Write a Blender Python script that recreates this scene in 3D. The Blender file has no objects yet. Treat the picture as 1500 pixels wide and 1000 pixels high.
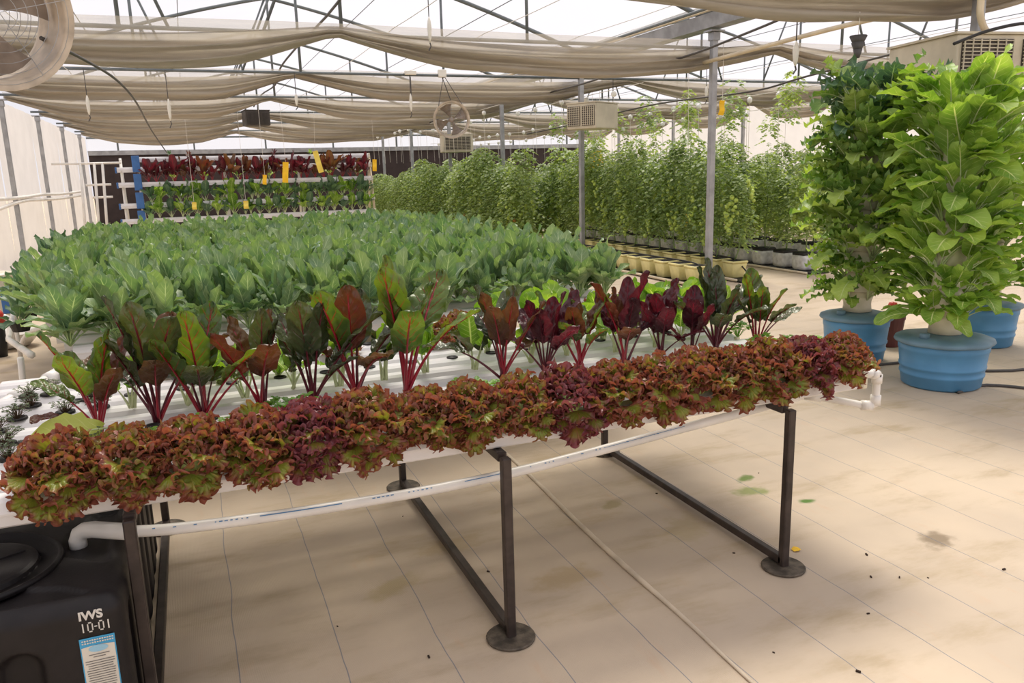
import bpy, bmesh, math, random
import numpy as np
from mathutils import Vector, Matrix, Euler
PI = math.pi
C = bpy.context.scene.collection
SC = bpy.context.scene

# ---------------------------------------------------------------- camera
cam_d = bpy.data.cameras.new('camera')
cam_d.sensor_width = 36.0
cam_d.lens = 1160.0 / 1500.0 * 36.0
cam_d.clip_start = 0.05
cam_d.clip_end = 400
cam = bpy.data.objects.new('camera', cam_d)
C.objects.link(cam)
R0 = Vector((0.92629612, -0.37582382, -0.02705454))
R1 = Vector((-0.10320256, -0.18399708, -0.97749389))
R2 = Vector((0.36238753, 0.9082409, -0.20922176))
cam.matrix_world = Matrix(((R0.x, -R1.x, -R2.x, 0), (R0.y, -R1.y, -R2.y, 0), (R0.z, -R1.z, -R2.z, 1.65), (0, 0, 0, 1)))
SC.camera = cam

# ---------------------------------------------------------------- light
SC.view_settings.view_transform = 'Standard'
SC.view_settings.look = 'None'
SC.view_settings.gamma = 1.0
SC.view_settings.use_curve_mapping = False
SC.view_settings.exposure = 0.0
SC.cycles.transparent_max_bounces = 24
world = bpy.data.worlds.new('overcast_sky')
SC.world = world
world.use_nodes = True
bgn = world.node_tree.nodes['Background']
bgn.inputs['Color'].default_value = (0.95, 0.925, 0.985, 1)
bgn.inputs['Strength'].default_value = 0.92
sun_d = bpy.data.lights.new('sun', 'SUN')
sun_d.energy = 3.9
sun_d.angle = math.radians(22)
sun_d.color = (1.0, 0.93, 0.80)
sun = bpy.data.objects.new('sun', sun_d)
C.objects.link(sun)
sun.rotation_euler = Vector((-0.25, -0.55, -1.0)).to_track_quat('-Z', 'Y').to_euler()   # from beyond, a little right

# ---------------------------------------------------------------- material helpers
class NT:
    def __init__(s, name):
        s.m = bpy.data.materials.new(name)
        s.m.use_nodes = True
        s.t = s.m.node_tree
        s.t.nodes.clear()
        s.out = s.t.nodes.new('ShaderNodeOutputMaterial')
    def n(s, typ, **kw):
        nd = s.t.nodes.new(typ)
        for k, v in kw.items():
            setattr(nd, k, v)
        return nd
    def put(s, sock, v):
        if hasattr(v, 'is_output') or isinstance(v, bpy.types.NodeSocket):
            s.t.links.new(v, sock)
        elif isinstance(v, (tuple, list)):
            sock.default_value = tuple(v) + ((1,) if len(v) == 3 and len(sock.default_value) == 4 else ())
        else:
            sock.default_value = v
    def ma(s, op, a, b=0.0, c=0.0):
        nd = s.n('ShaderNodeMath', operation=op)
        s.put(nd.inputs[0], a); s.put(nd.inputs[1], b); s.put(nd.inputs[2], c)
        return nd.outputs[0]
    def step(s, v, lo, hi, a=0.0, b=1.0):
        nd = s.n('ShaderNodeMapRange', interpolation_type='SMOOTHSTEP')
        s.put(nd.inputs['Value'], v); s.put(nd.inputs['From Min'], lo); s.put(nd.inputs['From Max'], hi)
        s.put(nd.inputs['To Min'], a); s.put(nd.inputs['To Max'], b)
        return nd.outputs[0]
    def mix(s, f, a, b, mode='MIX'):
        nd = s.n('ShaderNodeMix', data_type='RGBA', blend_type=mode)
        s.put(nd.inputs[0], f); s.put(nd.inputs[6], a); s.put(nd.inputs[7], b)
        return nd.outputs[2]
    def noise(s, scale, detail=3, vec=None, rough=0.5):
        nd = s.n('ShaderNodeTexNoise')
        nd.inputs['Scale'].default_value = scale
        nd.inputs['Detail'].default_value = detail
        nd.inputs['Roughness'].default_value = rough
        if vec is not None: s.t.links.new(vec, nd.inputs['Vector'])
        return nd.outputs[0]
    def vec(s, which='Object'):
        return s.n('ShaderNodeTexCoord').outputs[which]
    def scaled(s, v, sc):
        nd = s.n('ShaderNodeMapping')
        s.t.links.new(v, nd.inputs[0]); nd.inputs['Scale'].default_value = sc
        return nd.outputs[0]
    def xyz(s, v):
        nd = s.n('ShaderNodeSeparateXYZ'); s.t.links.new(v, nd.inputs[0]); return nd.outputs
    def bsdf(s, col, rough=0.5, metal=0.0, spec=0.5, bump=None, bs=0.3, bd=0.01):
        nd = s.n('ShaderNodeBsdfPrincipled')
        s.put(nd.inputs['Base Color'], col); s.put(nd.inputs['Roughness'], rough)
        s.put(nd.inputs['Metallic'], metal); s.put(nd.inputs['Specular IOR Level'], spec)
        if bump is not None:
            b = s.n('ShaderNodeBump'); b.inputs['Strength'].default_value = bs; b.inputs['Distance'].default_value = bd
            s.t.links.new(bump, b.inputs['Height']); s.t.links.new(b.outputs[0], nd.inputs['Normal'])
        return nd.outputs[0]
    def shmix(s, f, a, b):
        nd = s.n('ShaderNodeMixShader')
        s.put(nd.inputs[0], f); s.t.links.new(a, nd.inputs[1]); s.t.links.new(b, nd.inputs[2])
        return nd.outputs[0]
    def done(s, sh):
        s.t.links.new(sh, s.out.inputs[0]); return s.m

def lin(r, g, b):
    f = lambda c: (c / 255 / 12.92) if c <= 10.3 else ((c / 255 + 0.055) / 1.055) ** 2.4
    return (f(r), f(g), f(b))

def simple(name, col, rough=0.5, metal=0.0, var=0.12, scale=8.0, bump=0.0, spec=0.5):
    k = NT(name)
    v = k.vec()
    nz = k.noise(scale, 4, v)
    dark = tuple(c * (1 - var * 2) for c in col)
    lite = tuple(min(1, c * (1 + var)) for c in col)
    cc = k.mix(k.step(nz, 0.3, 0.7), dark, lite)
    return k.done(k.bsdf(cc, rough, metal, spec, k.noise(scale * 9, 3, v) if bump else None, bump))

def leafmat(name, c1, c2, vein, trans=0.35, edge=None, e0=0.55, e1=0.95, rough=0.42, nveins=7.0, vstr=0.6, bump=0.3, bscale=60, midw=0.09, tcol=None, rvar=0.5, spec=0.4):
    k = NT(name)
    uv = k.vec('UV'); X = k.xyz(uv)
    a = k.ma('MULTIPLY', k.ma('ABSOLUTE', k.ma('SUBTRACT', X[0], 0.5)), 2.0)
    s_ = X[1]
    mid = k.step(a, midw, midw * 0.35)
    mid = k.ma('MULTIPLY', mid, k.step(s_, 1.0, 0.75))
    p = k.ma('FRACT', k.ma('SUBTRACT', k.ma('MULTIPLY', s_, nveins), k.ma('MULTIPLY', a, 1.6)))
    vv = k.step(k.ma('ABSOLUTE', k.ma('SUBTRACT', p, 0.5)), 0.40, 0.49)
    vv = k.ma('MULTIPLY', k.ma('MULTIPLY', vv, vstr), k.step(a, 1.0, 0.4))
    oi = k.n('ShaderNodeObjectInfo').outputs['Random']
    ob = k.vec('Object')
    nz = k.noise(9.0, 3, ob)
    f = k.ma('ADD', k.ma('MULTIPLY', k.ma('SUBTRACT', oi, 0.5), rvar * 2), k.step(nz, 0.3, 0.7))
    nf = k.n('ShaderNodeClamp'); k.t.links.new(f, nf.inputs[0])
    col = k.mix(nf.outputs[0], c1, c2)
    if edge is not None:
        m = k.ma('MAXIMUM', s_, k.ma('MULTIPLY', a, 0.9))
        m = k.ma('ADD', m, k.ma('MULTIPLY', k.ma('SUBTRACT', k.noise(38.0, 4, ob), 0.5), 1.1))
        m = k.ma('ADD', m, k.ma('MULTIPLY', k.ma('SUBTRACT', oi, 0.5), 0.35))
        col = k.mix(k.step(m, e0, e1), col, edge)
    col = k.mix(k.ma('MAXIMUM', mid, vv), col, vein)
    h = k.ma('ADD', k.noise(bscale, 2, ob), k.ma('MULTIPLY', k.ma('MAXIMUM', mid, vv), -0.6))
    b = k.bsdf(col, rough, 0, spec, h, bump, 0.006)
    tr = k.n('ShaderNodeBsdfTranslucent')
    k.t.links.new(k.mix(1.0, col, tcol or (1.5, 1.5, 0.7), 'MULTIPLY'), tr.inputs[0])
    return k.done(k.shmix(trans, b, tr.outputs[0]))

M = {}
# floor: woven ground cover with printed blue lines, brown stains and two algae patches
def floor_mat():
    k = NT('ground_cover')
    v = k.vec(); X = k.xyz(v)
    warp = k.ma('MULTIPLY', k.ma('SUBTRACT', k.noise(1.3, 3, v), 0.5), 0.05)
    x = k.ma('ADD', X[0], warp)
    def lines(off):
        f = k.ma('FRACT', k.ma('ADD', k.ma('DIVIDE', k.ma('SUBTRACT', x, off), 0.342), 0.5))
        return k.step(k.ma('ABSOLUTE', k.ma('SUBTRACT', f, 0.5)), 0.0075, 0.0035)
    right = k.ma('GREATER_THAN', X[0], 1.56)
    ln = k.ma('ADD', k.ma('MULTIPLY', lines(1.56), right), k.ma('MULTIPLY', lines(0.0), k.ma('SUBTRACT', 1.0, right)))
    fade = k.step(X[1], 9.0, 3.0)
    ln = k.ma('MULTIPLY', k.ma('MULTIPLY', ln, 0.6), fade)
    big = k.noise(0.55, 5, v, 0.6)
    st = k.noise(2.2, 6, k.scaled(v, (0.6, 1.6, 1)), 0.65)
    base = k.mix(k.step(big, 0.35, 0.65), lin(190, 173, 153), lin(208, 189, 165))
    base = k.mix(k.step(st, 0.48, 0.74, 0, 0.6), base, lin(158, 136, 98))
    st2 = k.noise(5.0, 6, k.scaled(v, (2.5, 0.6, 1)), 0.7)
    base = k.mix(k.step(st2, 0.55, 0.85, 0, 0.4), base, lin(206, 160, 122))
    fine = k.noise(26.0, 4, v, 0.7)
    base = k.mix(k.step(fine, 0.62, 0.85, 0, 0.25), base, lin(150, 130, 100))
    def blob(cx, cy, r, rot, asp):
        dx = k.ma('SUBTRACT', X[0], cx); dy = k.ma('SUBTRACT', X[1], cy)
        a = k.ma('ADD', k.ma('MULTIPLY', dx, math.cos(rot)), k.ma('MULTIPLY', dy, math.sin(rot)))
        b = k.ma('SUBTRACT', k.ma('MULTIPLY', dy, math.cos(rot)), k.ma('MULTIPLY', dx, math.sin(rot)))
        d = k.ma('SQRT', k.ma('ADD', k.ma('MULTIPLY', a, a), k.ma('MULTIPLY', k.ma('MULTIPLY', b, b), asp * asp)))
        d = k.ma('ADD', d, k.ma('MULTIPLY', k.ma('SUBTRACT', k.noise(14.0, 4, v), 0.5), r * 1.4))
        return k.step(d, r, r * 0.35)
    for cx, cy, r, rot, asp, col, amt in ((2.63, 3.27, 0.085, 0.4, 2.0, lin(96, 120, 44), 0.95), (2.56, 3.12, 0.12, -0.2, 1.7, lin(128, 138, 72), 0.85),
                                          (2.72, 2.90, 0.055, 0.0, 1.6, lin(78, 116, 34), 1.0), (2.93, 2.33, 0.12, 0.5, 1.4, lin(104, 84, 56), 0.7),
                                          (1.83, 3.28, 0.09, 0.3, 1.8, lin(140, 125, 72), 0.55), (0.62, 2.95, 0.16, 0.5, 2.0, lin(168, 148, 96), 0.5),
                                          (1.30, 2.72, 0.2, 0.2, 1.8, lin(170, 144, 98), 0.5), (2.0, 2.9, 0.2, 0.8, 1.6, lin(160, 142, 96), 0.4), (0.95, 3.2, 0.2, 0.1, 2.0, lin(165, 140, 96), 0.4)):
        base = k.mix(k.ma('MULTIPLY', blob(cx, cy, r, rot, asp), amt), base, col)
    base = k.mix(ln, base, lin(70, 95, 125))
    weave = k.n('ShaderNodeTexWave'); weave.inputs['Scale'].default_value = 90; weave.inputs['Distortion'].default_value = 2
    k.t.links.new(v, weave.inputs['Vector'])
    hgt = k.ma('ADD', k.ma('MULTIPLY', weave.outputs[1], 0.15), k.ma('MULTIPLY', k.noise(3.0, 4, k.scaled(v, (1, .5, 1))), 3.0))
    return k.done(k.bsdf(base, 0.62, 0, 0.35, hgt, 0.25, 0.02))
M['floor'] = floor_mat()

def film(name, col, transp, dif=0.25, rough=0.4, sc=1.2, var=0.05):
    k = NT(name); v = k.vec()
    c = k.mix(k.step(k.noise(sc, 4, v), 0.3, 0.7), tuple(x * (1 - var) for x in col), col)
    d = k.bsdf(c, rough, 0, 0.2)
    t = k.n('ShaderNodeBsdfTranslucent'); k.put(t.inputs[0], c)
    g = k.shmix(dif, t.outputs[0], d)
    tp = k.n('ShaderNodeBsdfTransparent')
    return k.done(k.shmix(transp, g, tp.outputs[0]))
M['film'] = film('greenhouse_film', (0.93, 0.91, 0.95), 0.78, 0.1)
M['panel'] = film('milky_wall_sheet', lin(250, 246, 242), 0.15, 0.30, var=0.07, sc=2.0)
M['gable'] = film('clear_gable_sheet', (0.95, 0.95, 0.96), 0.8, 0.2)
def cloth_mat(name, col, transp):
    k = NT(name); v = k.vec()
    n1 = k.noise(3.0, 4, k.scaled(v, (0.5, 3, 6)), 0.6)
    c = k.mix(k.step(n1, 0.3, 0.7), tuple(x * 0.8 for x in col), col)
    w = k.n('ShaderNodeTexWave'); w.inputs['Scale'].default_value = 30; k.t.links.new(v, w.inputs['Vector'])
    d = k.bsdf(c, 0.9, 0, 0.1, w.outputs[1], 0.3)
    t = k.n('ShaderNodeBsdfTranslucent'); k.put(t.inputs[0], c)
    tp = k.n('ShaderNodeBsdfTransparent')
    return k.done(k.shmix(transp, k.shmix(0.45, d, t.outputs[0]), tp.outputs[0]))
M['cloth'] = cloth_mat('beige_shade_cloth', lin(204, 194, 178), 0.08)
M['gauze'] = cloth_mat('open_knit_shade_cloth', lin(205, 195, 180), 0.5)
M['galv'] = simple('galvanised_steel', lin(166, 167, 170), 0.45, 0.35, 0.12, 5)
M['truss'] = simple('weathered_steel_tube', lin(112, 118, 120), 0.5, 0.3, 0.1, 4)
M['dark_steel'] = simple('dark_brown_painted_steel', lin(62, 52, 48), 0.45, 0.2, 0.18, 18)
M['rust_disc'] = simple('rusty_steel_plate', lin(98, 88, 76), 0.7, 0.2, 0.3, 22, 0.3)
M['pvc'] = simple('white_pvc', lin(232, 228, 222), 0.32, 0, 0.05, 6)
M['trough'] = simple('white_channel_plastic', lin(226, 223, 223), 0.28, 0, 0.04, 5)
M['cream_pvc'] = simple('aged_cream_pvc', lin(222, 206, 176), 0.4, 0, 0.07, 5)
M['cap'] = simple('end_cap_cream_plastic', lin(214, 206, 184), 0.35, 0, 0.05, 5)
M['black_plastic'] = simple('black_moulded_plastic', lin(30, 26, 27), 0.5, 0, 0.14, 12, 0.05, 0.3)
M['black_soft'] = simple('black_rubber', lin(30, 28, 28), 0.6, 0, 0.1, 10)
M['blue'] = simple('blue_bucket_plastic', lin(84, 142, 184), 0.42, 0, 0.06, 4, 0.04)
M['blue_lid'] = simple('grey_blue_lid_plastic', lin(104, 134, 152), 0.5, 0, 0.08, 6)
M['blue_panel'] = simple('blue_painted_panel', lin(60, 108, 170), 0.5, 0, 0.08, 6)
M['maroon'] = simple('maroon_pot_plastic', lin(98, 48, 44), 0.45, 0, 0.1, 6)
M['tower'] = simple('ivory_tower_plastic', lin(224, 214, 192), 0.4, 0, 0.07, 6)
M['yellow_pot'] = simple('yellow_plastic', lin(232, 220, 152), 0.45, 0, 0.08, 5)
M['white_bag'] = simple('white_grow_bag', lin(214, 214, 214), 0.55, 0, 0.10, 14, 0.3)
M['soil'] = simple('dark_potting_mix', lin(40, 36, 32), 0.9, 0, 0.3, 40, 0.5)
M['card'] = simple('yellow_sticky_card', lin(250, 200, 30), 0.5, 0, 0.05, 6)
M['card_pale'] = simple('pale_yellow_sticky_card', lin(240, 215, 95), 0.5, 0, 0.05, 6)
M['fan'] = simple('dusty_fan_housing', lin(196, 180, 160), 0.5, 0.0, 0.14, 9)
M['fan_dark'] = simple('fan_blade_metal', lin(148, 134, 122), 0.4, 0.1, 0.15, 9)
M['ac'] = simple('beige_cooler_housing', lin(206, 196, 174), 0.5, 0, 0.07, 4)
M['grille'] = simple('dark_cooler_grille', lin(70, 62, 55), 0.6, 0, 0.1, 10)
M['darkwall'] = simple('dark_brown_mesh_screen', lin(58, 47, 46), 0.8, 0, 0.12, 3)
M['string'] = simple('white_string', lin(228, 222, 212), 0.7, 0, 0.02, 6)
M['cable'] = simple('grey_cable', lin(82, 78, 76), 0.6, 0, 0.08, 6)
M['spool'] = simple('white_spool_plastic', lin(240, 238, 232), 0.35, 0, 0.03, 6)
M['red'] = simple('red_pump_plastic', lin(196, 62, 50), 0.4, 0, 0.1, 6)
M['wood'] = simple('pale_timber', lin(214, 184, 148), 0.6, 0, 0.14, 6)
M['ink'] = simple('faded_blue_print', lin(84, 132, 176), 0.5, 0, 0.05, 6)
M['paper'] = simple('label_paper', lin(214, 208, 196), 0.6, 0, 0.04, 9)
M['label_blue'] = simple('label_blue_print', lin(64, 158, 206), 0.55, 0, 0.05, 9)
M['label_pale'] = simple('label_pale_blue_print', lin(150, 194, 218), 0.55, 0, 0.05, 9)
M['ink_dark'] = simple('label_grey_print', lin(104, 100, 98), 0.6, 0, 0.02, 9)
M['stencil'] = simple('white_stencil_paint', lin(214, 210, 204), 0.6, 0, 0.06, 20)
M['bulb'] = simple('frosted_fitting', lin(235, 230, 218), 0.4, 0, 0.03, 6)

G = leafmat
M['kale'] = G('collard_leaf', lin(106, 136, 100), lin(146, 166, 116), lin(196, 208, 172), 0.30, vstr=0.45, midw=0.075, bscale=25, tcol=(1.25, 1.4, 0.6), rvar=0.45)
M['kale_stem'] = simple('collard_stalk', lin(150, 176, 118), 0.4, 0, 0.06, 9)
M['kale_dark'] = G('blue_green_kale_leaf', lin(76, 106, 84), lin(106, 134, 102), lin(160, 182, 140), 0.25, vstr=0.4, midw=0.07, bscale=30, tcol=(1.2, 1.4, 0.6))
M['twr1'] = G('light_green_mustard_leaf', lin(116, 154, 66), lin(164, 192, 98), lin(214, 224, 168), 0.38, vstr=0.4, midw=0.07, bscale=20, tcol=(1.5, 1.5, 0.5), rvar=0.4)
M['twr2'] = G('lobed_kale_leaf', lin(108, 144, 74), lin(170, 192, 102), lin(196, 210, 156), 0.34, vstr=0.4, midw=0.06, bscale=30, tcol=(1.5, 1.6, 0.5), rvar=0.5)
M['lollo'] = G('red_curly_lettuce_leaf', lin(126, 140, 50), lin(166, 164, 66), lin(170, 160, 80), 0.32, edge=lin(146, 84, 70), e0=0.46, e1=0.98, vstr=0.1, midw=0.05, bscale=90, tcol=(1.4, 1.15, 0.7), rvar=0.3, bump=0.5, rough=0.35, spec=0.5)
M['lollo_dark'] = G('dark_red_curly_lettuce_leaf', lin(124, 128, 50), lin(140, 108, 60), lin(150, 110, 80), 0.32, edge=lin(132, 70, 78), e0=0.35, e1=0.88, vstr=0.1, midw=0.05, bscale=90, tcol=(1.4, 1.1, 0.8), rvar=0.3, bump=0.5, rough=0.35)
M['chard_green'] = G('green_chard_leaf', lin(62, 86, 42), lin(104, 122, 52), lin(146, 48, 56), 0.38, vstr=0.7, midw=0.08, bscale=45, bump=0.9, nveins=6, tcol=(1.8, 1.8, 0.5), rough=0.3, spec=0.6)
M['chard_dark'] = G('dark_chard_leaf', lin(56, 68, 44), lin(82, 92, 58), lin(116, 44, 54), 0.26, vstr=0.4, midw=0.08, bscale=45, bump=1.0, nveins=6, tcol=(1.5, 1.4, 0.6), rough=0.28, spec=0.7)
M['chard_bronze'] = G('bronze_chard_leaf', lin(92, 52, 42), lin(100, 76, 46), lin(130, 44, 54), 0.34, vstr=0.4, midw=0.08, bscale=45, bump=0.7, nveins=6, tcol=(1.5, 1.1, 0.6), rough=0.32, spec=0.5)
M['chard_purple'] = G('purple_beet_leaf', lin(64, 26, 36), lin(88, 36, 44), lin(124, 30, 52), 0.35, vstr=0.4, midw=0.08, bscale=45, bump=0.7, nveins=6, tcol=(1.8, 1.0, 1.0), rough=0.3, spec=0.5)
M['chard_stalk'] = simple('crimson_stalk', lin(158, 26, 48), 0.3, 0, 0.15, 14)
M['chard_stalk_dark'] = simple('dark_maroon_stalk', lin(96, 26, 42), 0.32, 0, 0.15, 14)
M['pak'] = G('bright_green_leaf', lin(106, 146, 52), lin(150, 182, 80), lin(206, 220, 160), 0.40, vstr=0.5, midw=0.10, bscale=30, tcol=(1.5, 1.5, 0.5))
M['pak_stalk'] = simple('pale_green_stalk', lin(206, 216, 168), 0.35, 0, 0.06, 9)
M['pale_leaf'] = G('pale_yellow_green_leaf', lin(176, 186, 84), lin(196, 204, 112), lin(222, 224, 160), 0.35, vstr=0.5, midw=0.06, tcol=(1.3, 1.3, 0.6))
M['parsley'] = G('parsley_leaf', lin(84, 124, 46), lin(128, 164, 74), lin(150, 190, 90), 0.38, vstr=0.0, midw=0.03, tcol=(1.5, 1.6, 0.5), rvar=0.4)
M['thyme'] = G('thyme_leaf', lin(72, 88, 62), lin(118, 128, 98), lin(100, 112, 80), 0.2, vstr=0.0, midw=0.02)
M['thyme_stem'] = simple('thyme_twig', lin(90, 70, 50), 0.7, 0, 0.1, 9)
M['tomato'] = G('tomato_leaf', lin(118, 142, 94), lin(166, 182, 126), lin(170, 190, 130), 0.40, vstr=0.0, midw=0.03, tcol=(1.5, 1.5, 0.5), rvar=0.25)
M['tomato_stem'] = simple('tomato_stem', lin(126, 148, 92), 0.6, 0, 0.1, 9)
M['tomato_fruit'] = simple('green_tomato', lin(182, 204, 96), 0.3, 0, 0.08, 9)
M['tomato_ripe'] = simple('orange_tomato', lin(214, 110, 50), 0.3, 0, 0.08, 9)

# ---------------------------------------------------------------- mesh helpers
class MB:
    def __init__(s):
        s.v = []; s.f = []; s.mi = []; s.uv = []
    def add(s, V, F, mi=0, uv=None):
        o = len(s.v)
        s.v += [tuple(map(float, p)) for p in V]
        s.uv += ([tuple(map(float, p)) for p in uv] if uv is not None else [(0.5, 0.5)] * len(V))
        s.f += [tuple(i + o for i in f) for f in F]
        s.mi += (list(mi) if isinstance(mi, (list, tuple)) else [mi] * len(F))
        return s
    def box(s, c, d, rot=None, mi=0, taper=1.0):
        x, y, z = d[0] / 2, d[1] / 2, d[2] / 2
        t = taper
        P = [(-x * t, -y * t, -z), (x * t, -y * t, -z), (x * t, y * t, -z), (-x * t, y * t, -z), (-x, -y, z), (x, -y, z), (x, y, z), (-x, y, z)]
        if rot is not None:
            m = Euler(rot).to_matrix(); P = [m @ Vector(p) for p in P]
        P = [(p[0] + c[0], p[1] + c[1], p[2] + c[2]) for p in P]
        return s.add(P, [(0, 3, 2, 1), (4, 5, 6, 7), (0, 1, 5, 4), (1, 2, 6, 5), (2, 3, 7, 6), (3, 0, 4, 7)], mi)
    def bbox(s, c, d, bev=0.02, seg=2, mi=0, taper=1.0):
        bm = bmesh.new()
        bmesh.ops.create_cube(bm, size=1.0)
        for v in bm.verts:
            k = taper if v.co.z < 0 else 1.0
            v.co = Vector((v.co.x * d[0] * k, v.co.y * d[1] * k, v.co.z * d[2]))
        bmesh.ops.bevel(bm, geom=list(bm.edges), offset=bev, segments=seg, affect='EDGES', profile=0.5)
        bm.verts.index_update()
        V = [tuple(v.co + Vector(c)) for v in bm.verts]; F = [tuple(v.index for v in f.verts) for f in bm.faces]
        bm.free()
        return s.add(V, F, mi)
    def tube(s, pts, r, n=8, mi=0, cap=True, smooth_path=0):
        pts = [Vector(p) for p in pts]
        if smooth_path:
            pts = catmull(pts, smooth_path)
        if not isinstance(r, (list, tuple)): r = [r] * len(pts)
        elif len(r) != len(pts):
            r = [np.interp(i / (len(pts) - 1), np.linspace(0, 1, len(r)), r) for i in range(len(pts))]
        T = [(pts[min(i + 1, len(pts) - 1)] - pts[max(i - 1, 0)]).normalized() for i in range(len(pts))]
        ref = Vector((0, 0, 1)) if abs(T[0].z) < 0.9 else Vector((1, 0, 0))
        u = T[0].cross(ref).normalized(); V = []; F = []
        for i, p in enumerate(pts):
            u = (u - T[i] * u.dot(T[i])).normalized(); w = T[i].cross(u)
            for j in range(n):
                a = 2 * PI * (j + 0.5) / n
                V.append(p + (u * math.cos(a) + w * math.sin(a)) * r[i])
        for i in range(len(pts) - 1):
            for j in range(n):
                F.append((i * n + j, i * n + (j + 1) % n, (i + 1) * n + (j + 1) % n, (i + 1) * n + j))
        if cap:
            F.append(tuple(range(n))[::-1]); F.append(tuple(range((len(pts) - 1) * n, len(pts) * n)))
        return s.add(V, F, mi)
    def lathe(s, prof, n=24, c=(0, 0, 0), mi=0, mod=None):
        V = []; F = []
        for i, (r, z) in enumerate(prof):
            for j in range(n):
                a = 2 * PI * j / n
                rr = r * (mod(a, i) if mod else 1)
                V.append((c[0] + rr * math.cos(a), c[1] + rr * math.sin(a), c[2] + z))
        for i in range(len(prof) - 1):
            for j in range(n):
                F.append((i * n + j, i * n + (j + 1) % n, (i + 1) * n + (j + 1) % n, (i + 1) * n + j))
        cap = not (len(prof) == 2 or prof[0] == prof[-1])
        if cap and prof[0][0] > 1e-4: F.append(tuple(range(n))[::-1])
        if cap and prof[-1][0] > 1e-4: F.append(tuple(range((len(prof) - 1) * n, len(prof) * n)))
        return s.add(V, F, mi)
    def grid(s, P, mi=0, uv=None):
        n, m = len(P), len(P[0])
        V = [p for row in P for p in row]
        F = [(i * m + j, i * m + j + 1, (i + 1) * m + j + 1, (i + 1) * m + j) for i in range(n - 1) for j in range(m - 1)]
        return s.add(V, F, mi, uv)
    def sphere(s, c, r, mi=0, n=8, k=5, sz=1.0):
        prof = [(r * math.sin(PI * i / k) + 1e-5, -r * sz * math.cos(PI * i / k)) for i in range(k + 1)]
        return s.lathe(prof, n, c, mi)
    def mesh(s, name, mats, smooth=True):
        me = bpy.data.meshes.new(name)
        me.from_pydata(s.v, [], s.f)
        for m in (mats if isinstance(mats, (list, tuple)) else [mats]):
            me.materials.append(M[m] if isinstance(m, str) else m)
        me.polygons.foreach_set('material_index', s.mi)
        me.polygons.foreach_set('use_smooth', [smooth] * len(s.f))
        ul = me.uv_layers.new(name='UVMap')
        idx = np.empty(len(me.loops), dtype=np.int32)
        me.loops.foreach_get('vertex_index', idx)
        ul.data.foreach_set('uv', np.array(s.uv, dtype=np.float32)[idx].ravel())
        me.update()
        if smooth == 'auto': pass
        return me
    def build(s, name, mats, parent=None, loc=(0, 0, 0), smooth=False):
        me = s.mesh(name, mats, smooth)
        return link(name, me, parent, loc)

def catmull(pts, k):
    out = []
    P = [pts[0]] + list(pts) + [pts[-1]]
    for i in range(1, len(P) - 2):
        for j in range(k):
            t = j / k
            a, b, c, d = P[i - 1], P[i], P[i + 1], P[i + 2]
            out.append(0.5 * ((2 * b) + (c - a) * t + (2 * a - 5 * b + 4 * c - d) * t * t + (3 * b - a - 3 * c + d) * t ** 3))
    out.append(pts[-1])
    return out

def link(name, me, parent=None, loc=(0, 0, 0), rot=None, sc=None):
    o = bpy.data.objects.new(name, me)
    C.objects.link(o)
    o.location = loc
    if rot is not None: o.rotation_euler = rot
    if sc is not None: o.scale = (sc, sc, sc) if not isinstance(sc, tuple) else sc
    if parent is not None: o.parent = parent
    return o
def tag(o, label=None, cat=None, group=None, kind=None):
    if label: o['label'] = label
    if cat: o['category'] = cat
    if group: o['group'] = group
    if kind: o['kind'] = kind
    return o
def thing(name, label, cat, loc=(0, 0, 0), rz=0.0, group=None, kind=None):
    o = bpy.data.objects.new(name, None)
    o.empty_display_size = 0.05
    C.objects.link(o); o.location = loc; o.rotation_euler = (0, 0, rz)
    return tag(o, label, cat, group, kind)
def arc(a, b, sag, n=10):
    a, b = Vector(a), Vector(b)
    return [a.lerp(b, i / n) - Vector((0, 0, sag * 4 * (i / n) * (1 - i / n))) for i in range(n + 1)]
ORD = ['first', 'second', 'third', 'fourth', 'fifth', 'sixth', 'seventh', 'eighth', 'ninth', 'tenth', 'eleventh', 'twelfth', 'thirteenth', 'fourteenth', 'fifteenth', 'sixteenth', 'seventeenth', 'eighteenth', 'nineteenth', 'twentieth'] + ['farthest'] * 60

# ---------------------------------------------------------------- leaves
def frame(L, th0, th1, p=1.0, n=48):
    t = np.linspace(0, 1, n)
    th = th0 + (th1 - th0) * t ** p
    dx = np.sin(th); dz = np.cos(th)
    x = np.concatenate([[0], np.cumsum((dx[1:] + dx[:-1]) / 2)]) * L / (n - 1)
    z = np.concatenate([[0], np.cumsum((dz[1:] + dz[:-1]) / 2)]) * L / (n - 1)
    def at(a, b, nn):
        q = np.clip(np.asarray(a) / L, 0, 1)
        X = np.interp(q, t, x); Z = np.interp(q, t, z); TH = np.interp(q, t, th)
        return np.stack([X + nn * -np.cos(TH), b + 0 * X, Z + nn * np.sin(TH)], -1)
    return at
SHAPES = {
    'oval': lambda s: np.sin(PI * np.clip(s, 0.002, 0.998) ** 0.85) ** 0.7,
    'spat': lambda s: np.sin(PI * np.clip(s, 0.002, 0.998) ** 1.2) ** 0.52,
    'lance': lambda s: np.sin(PI * np.clip(s, 0.002, 0.998) ** 0.8) ** 0.9,
    'chard': lambda s: np.sin(PI * np.clip(s, 0.002, 0.998) ** 0.88) ** 0.5,
    'rhomb': lambda s: np.sin(PI * np.clip(s, 0.002, 0.998) ** 0.9) ** 1.2,
}
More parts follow.
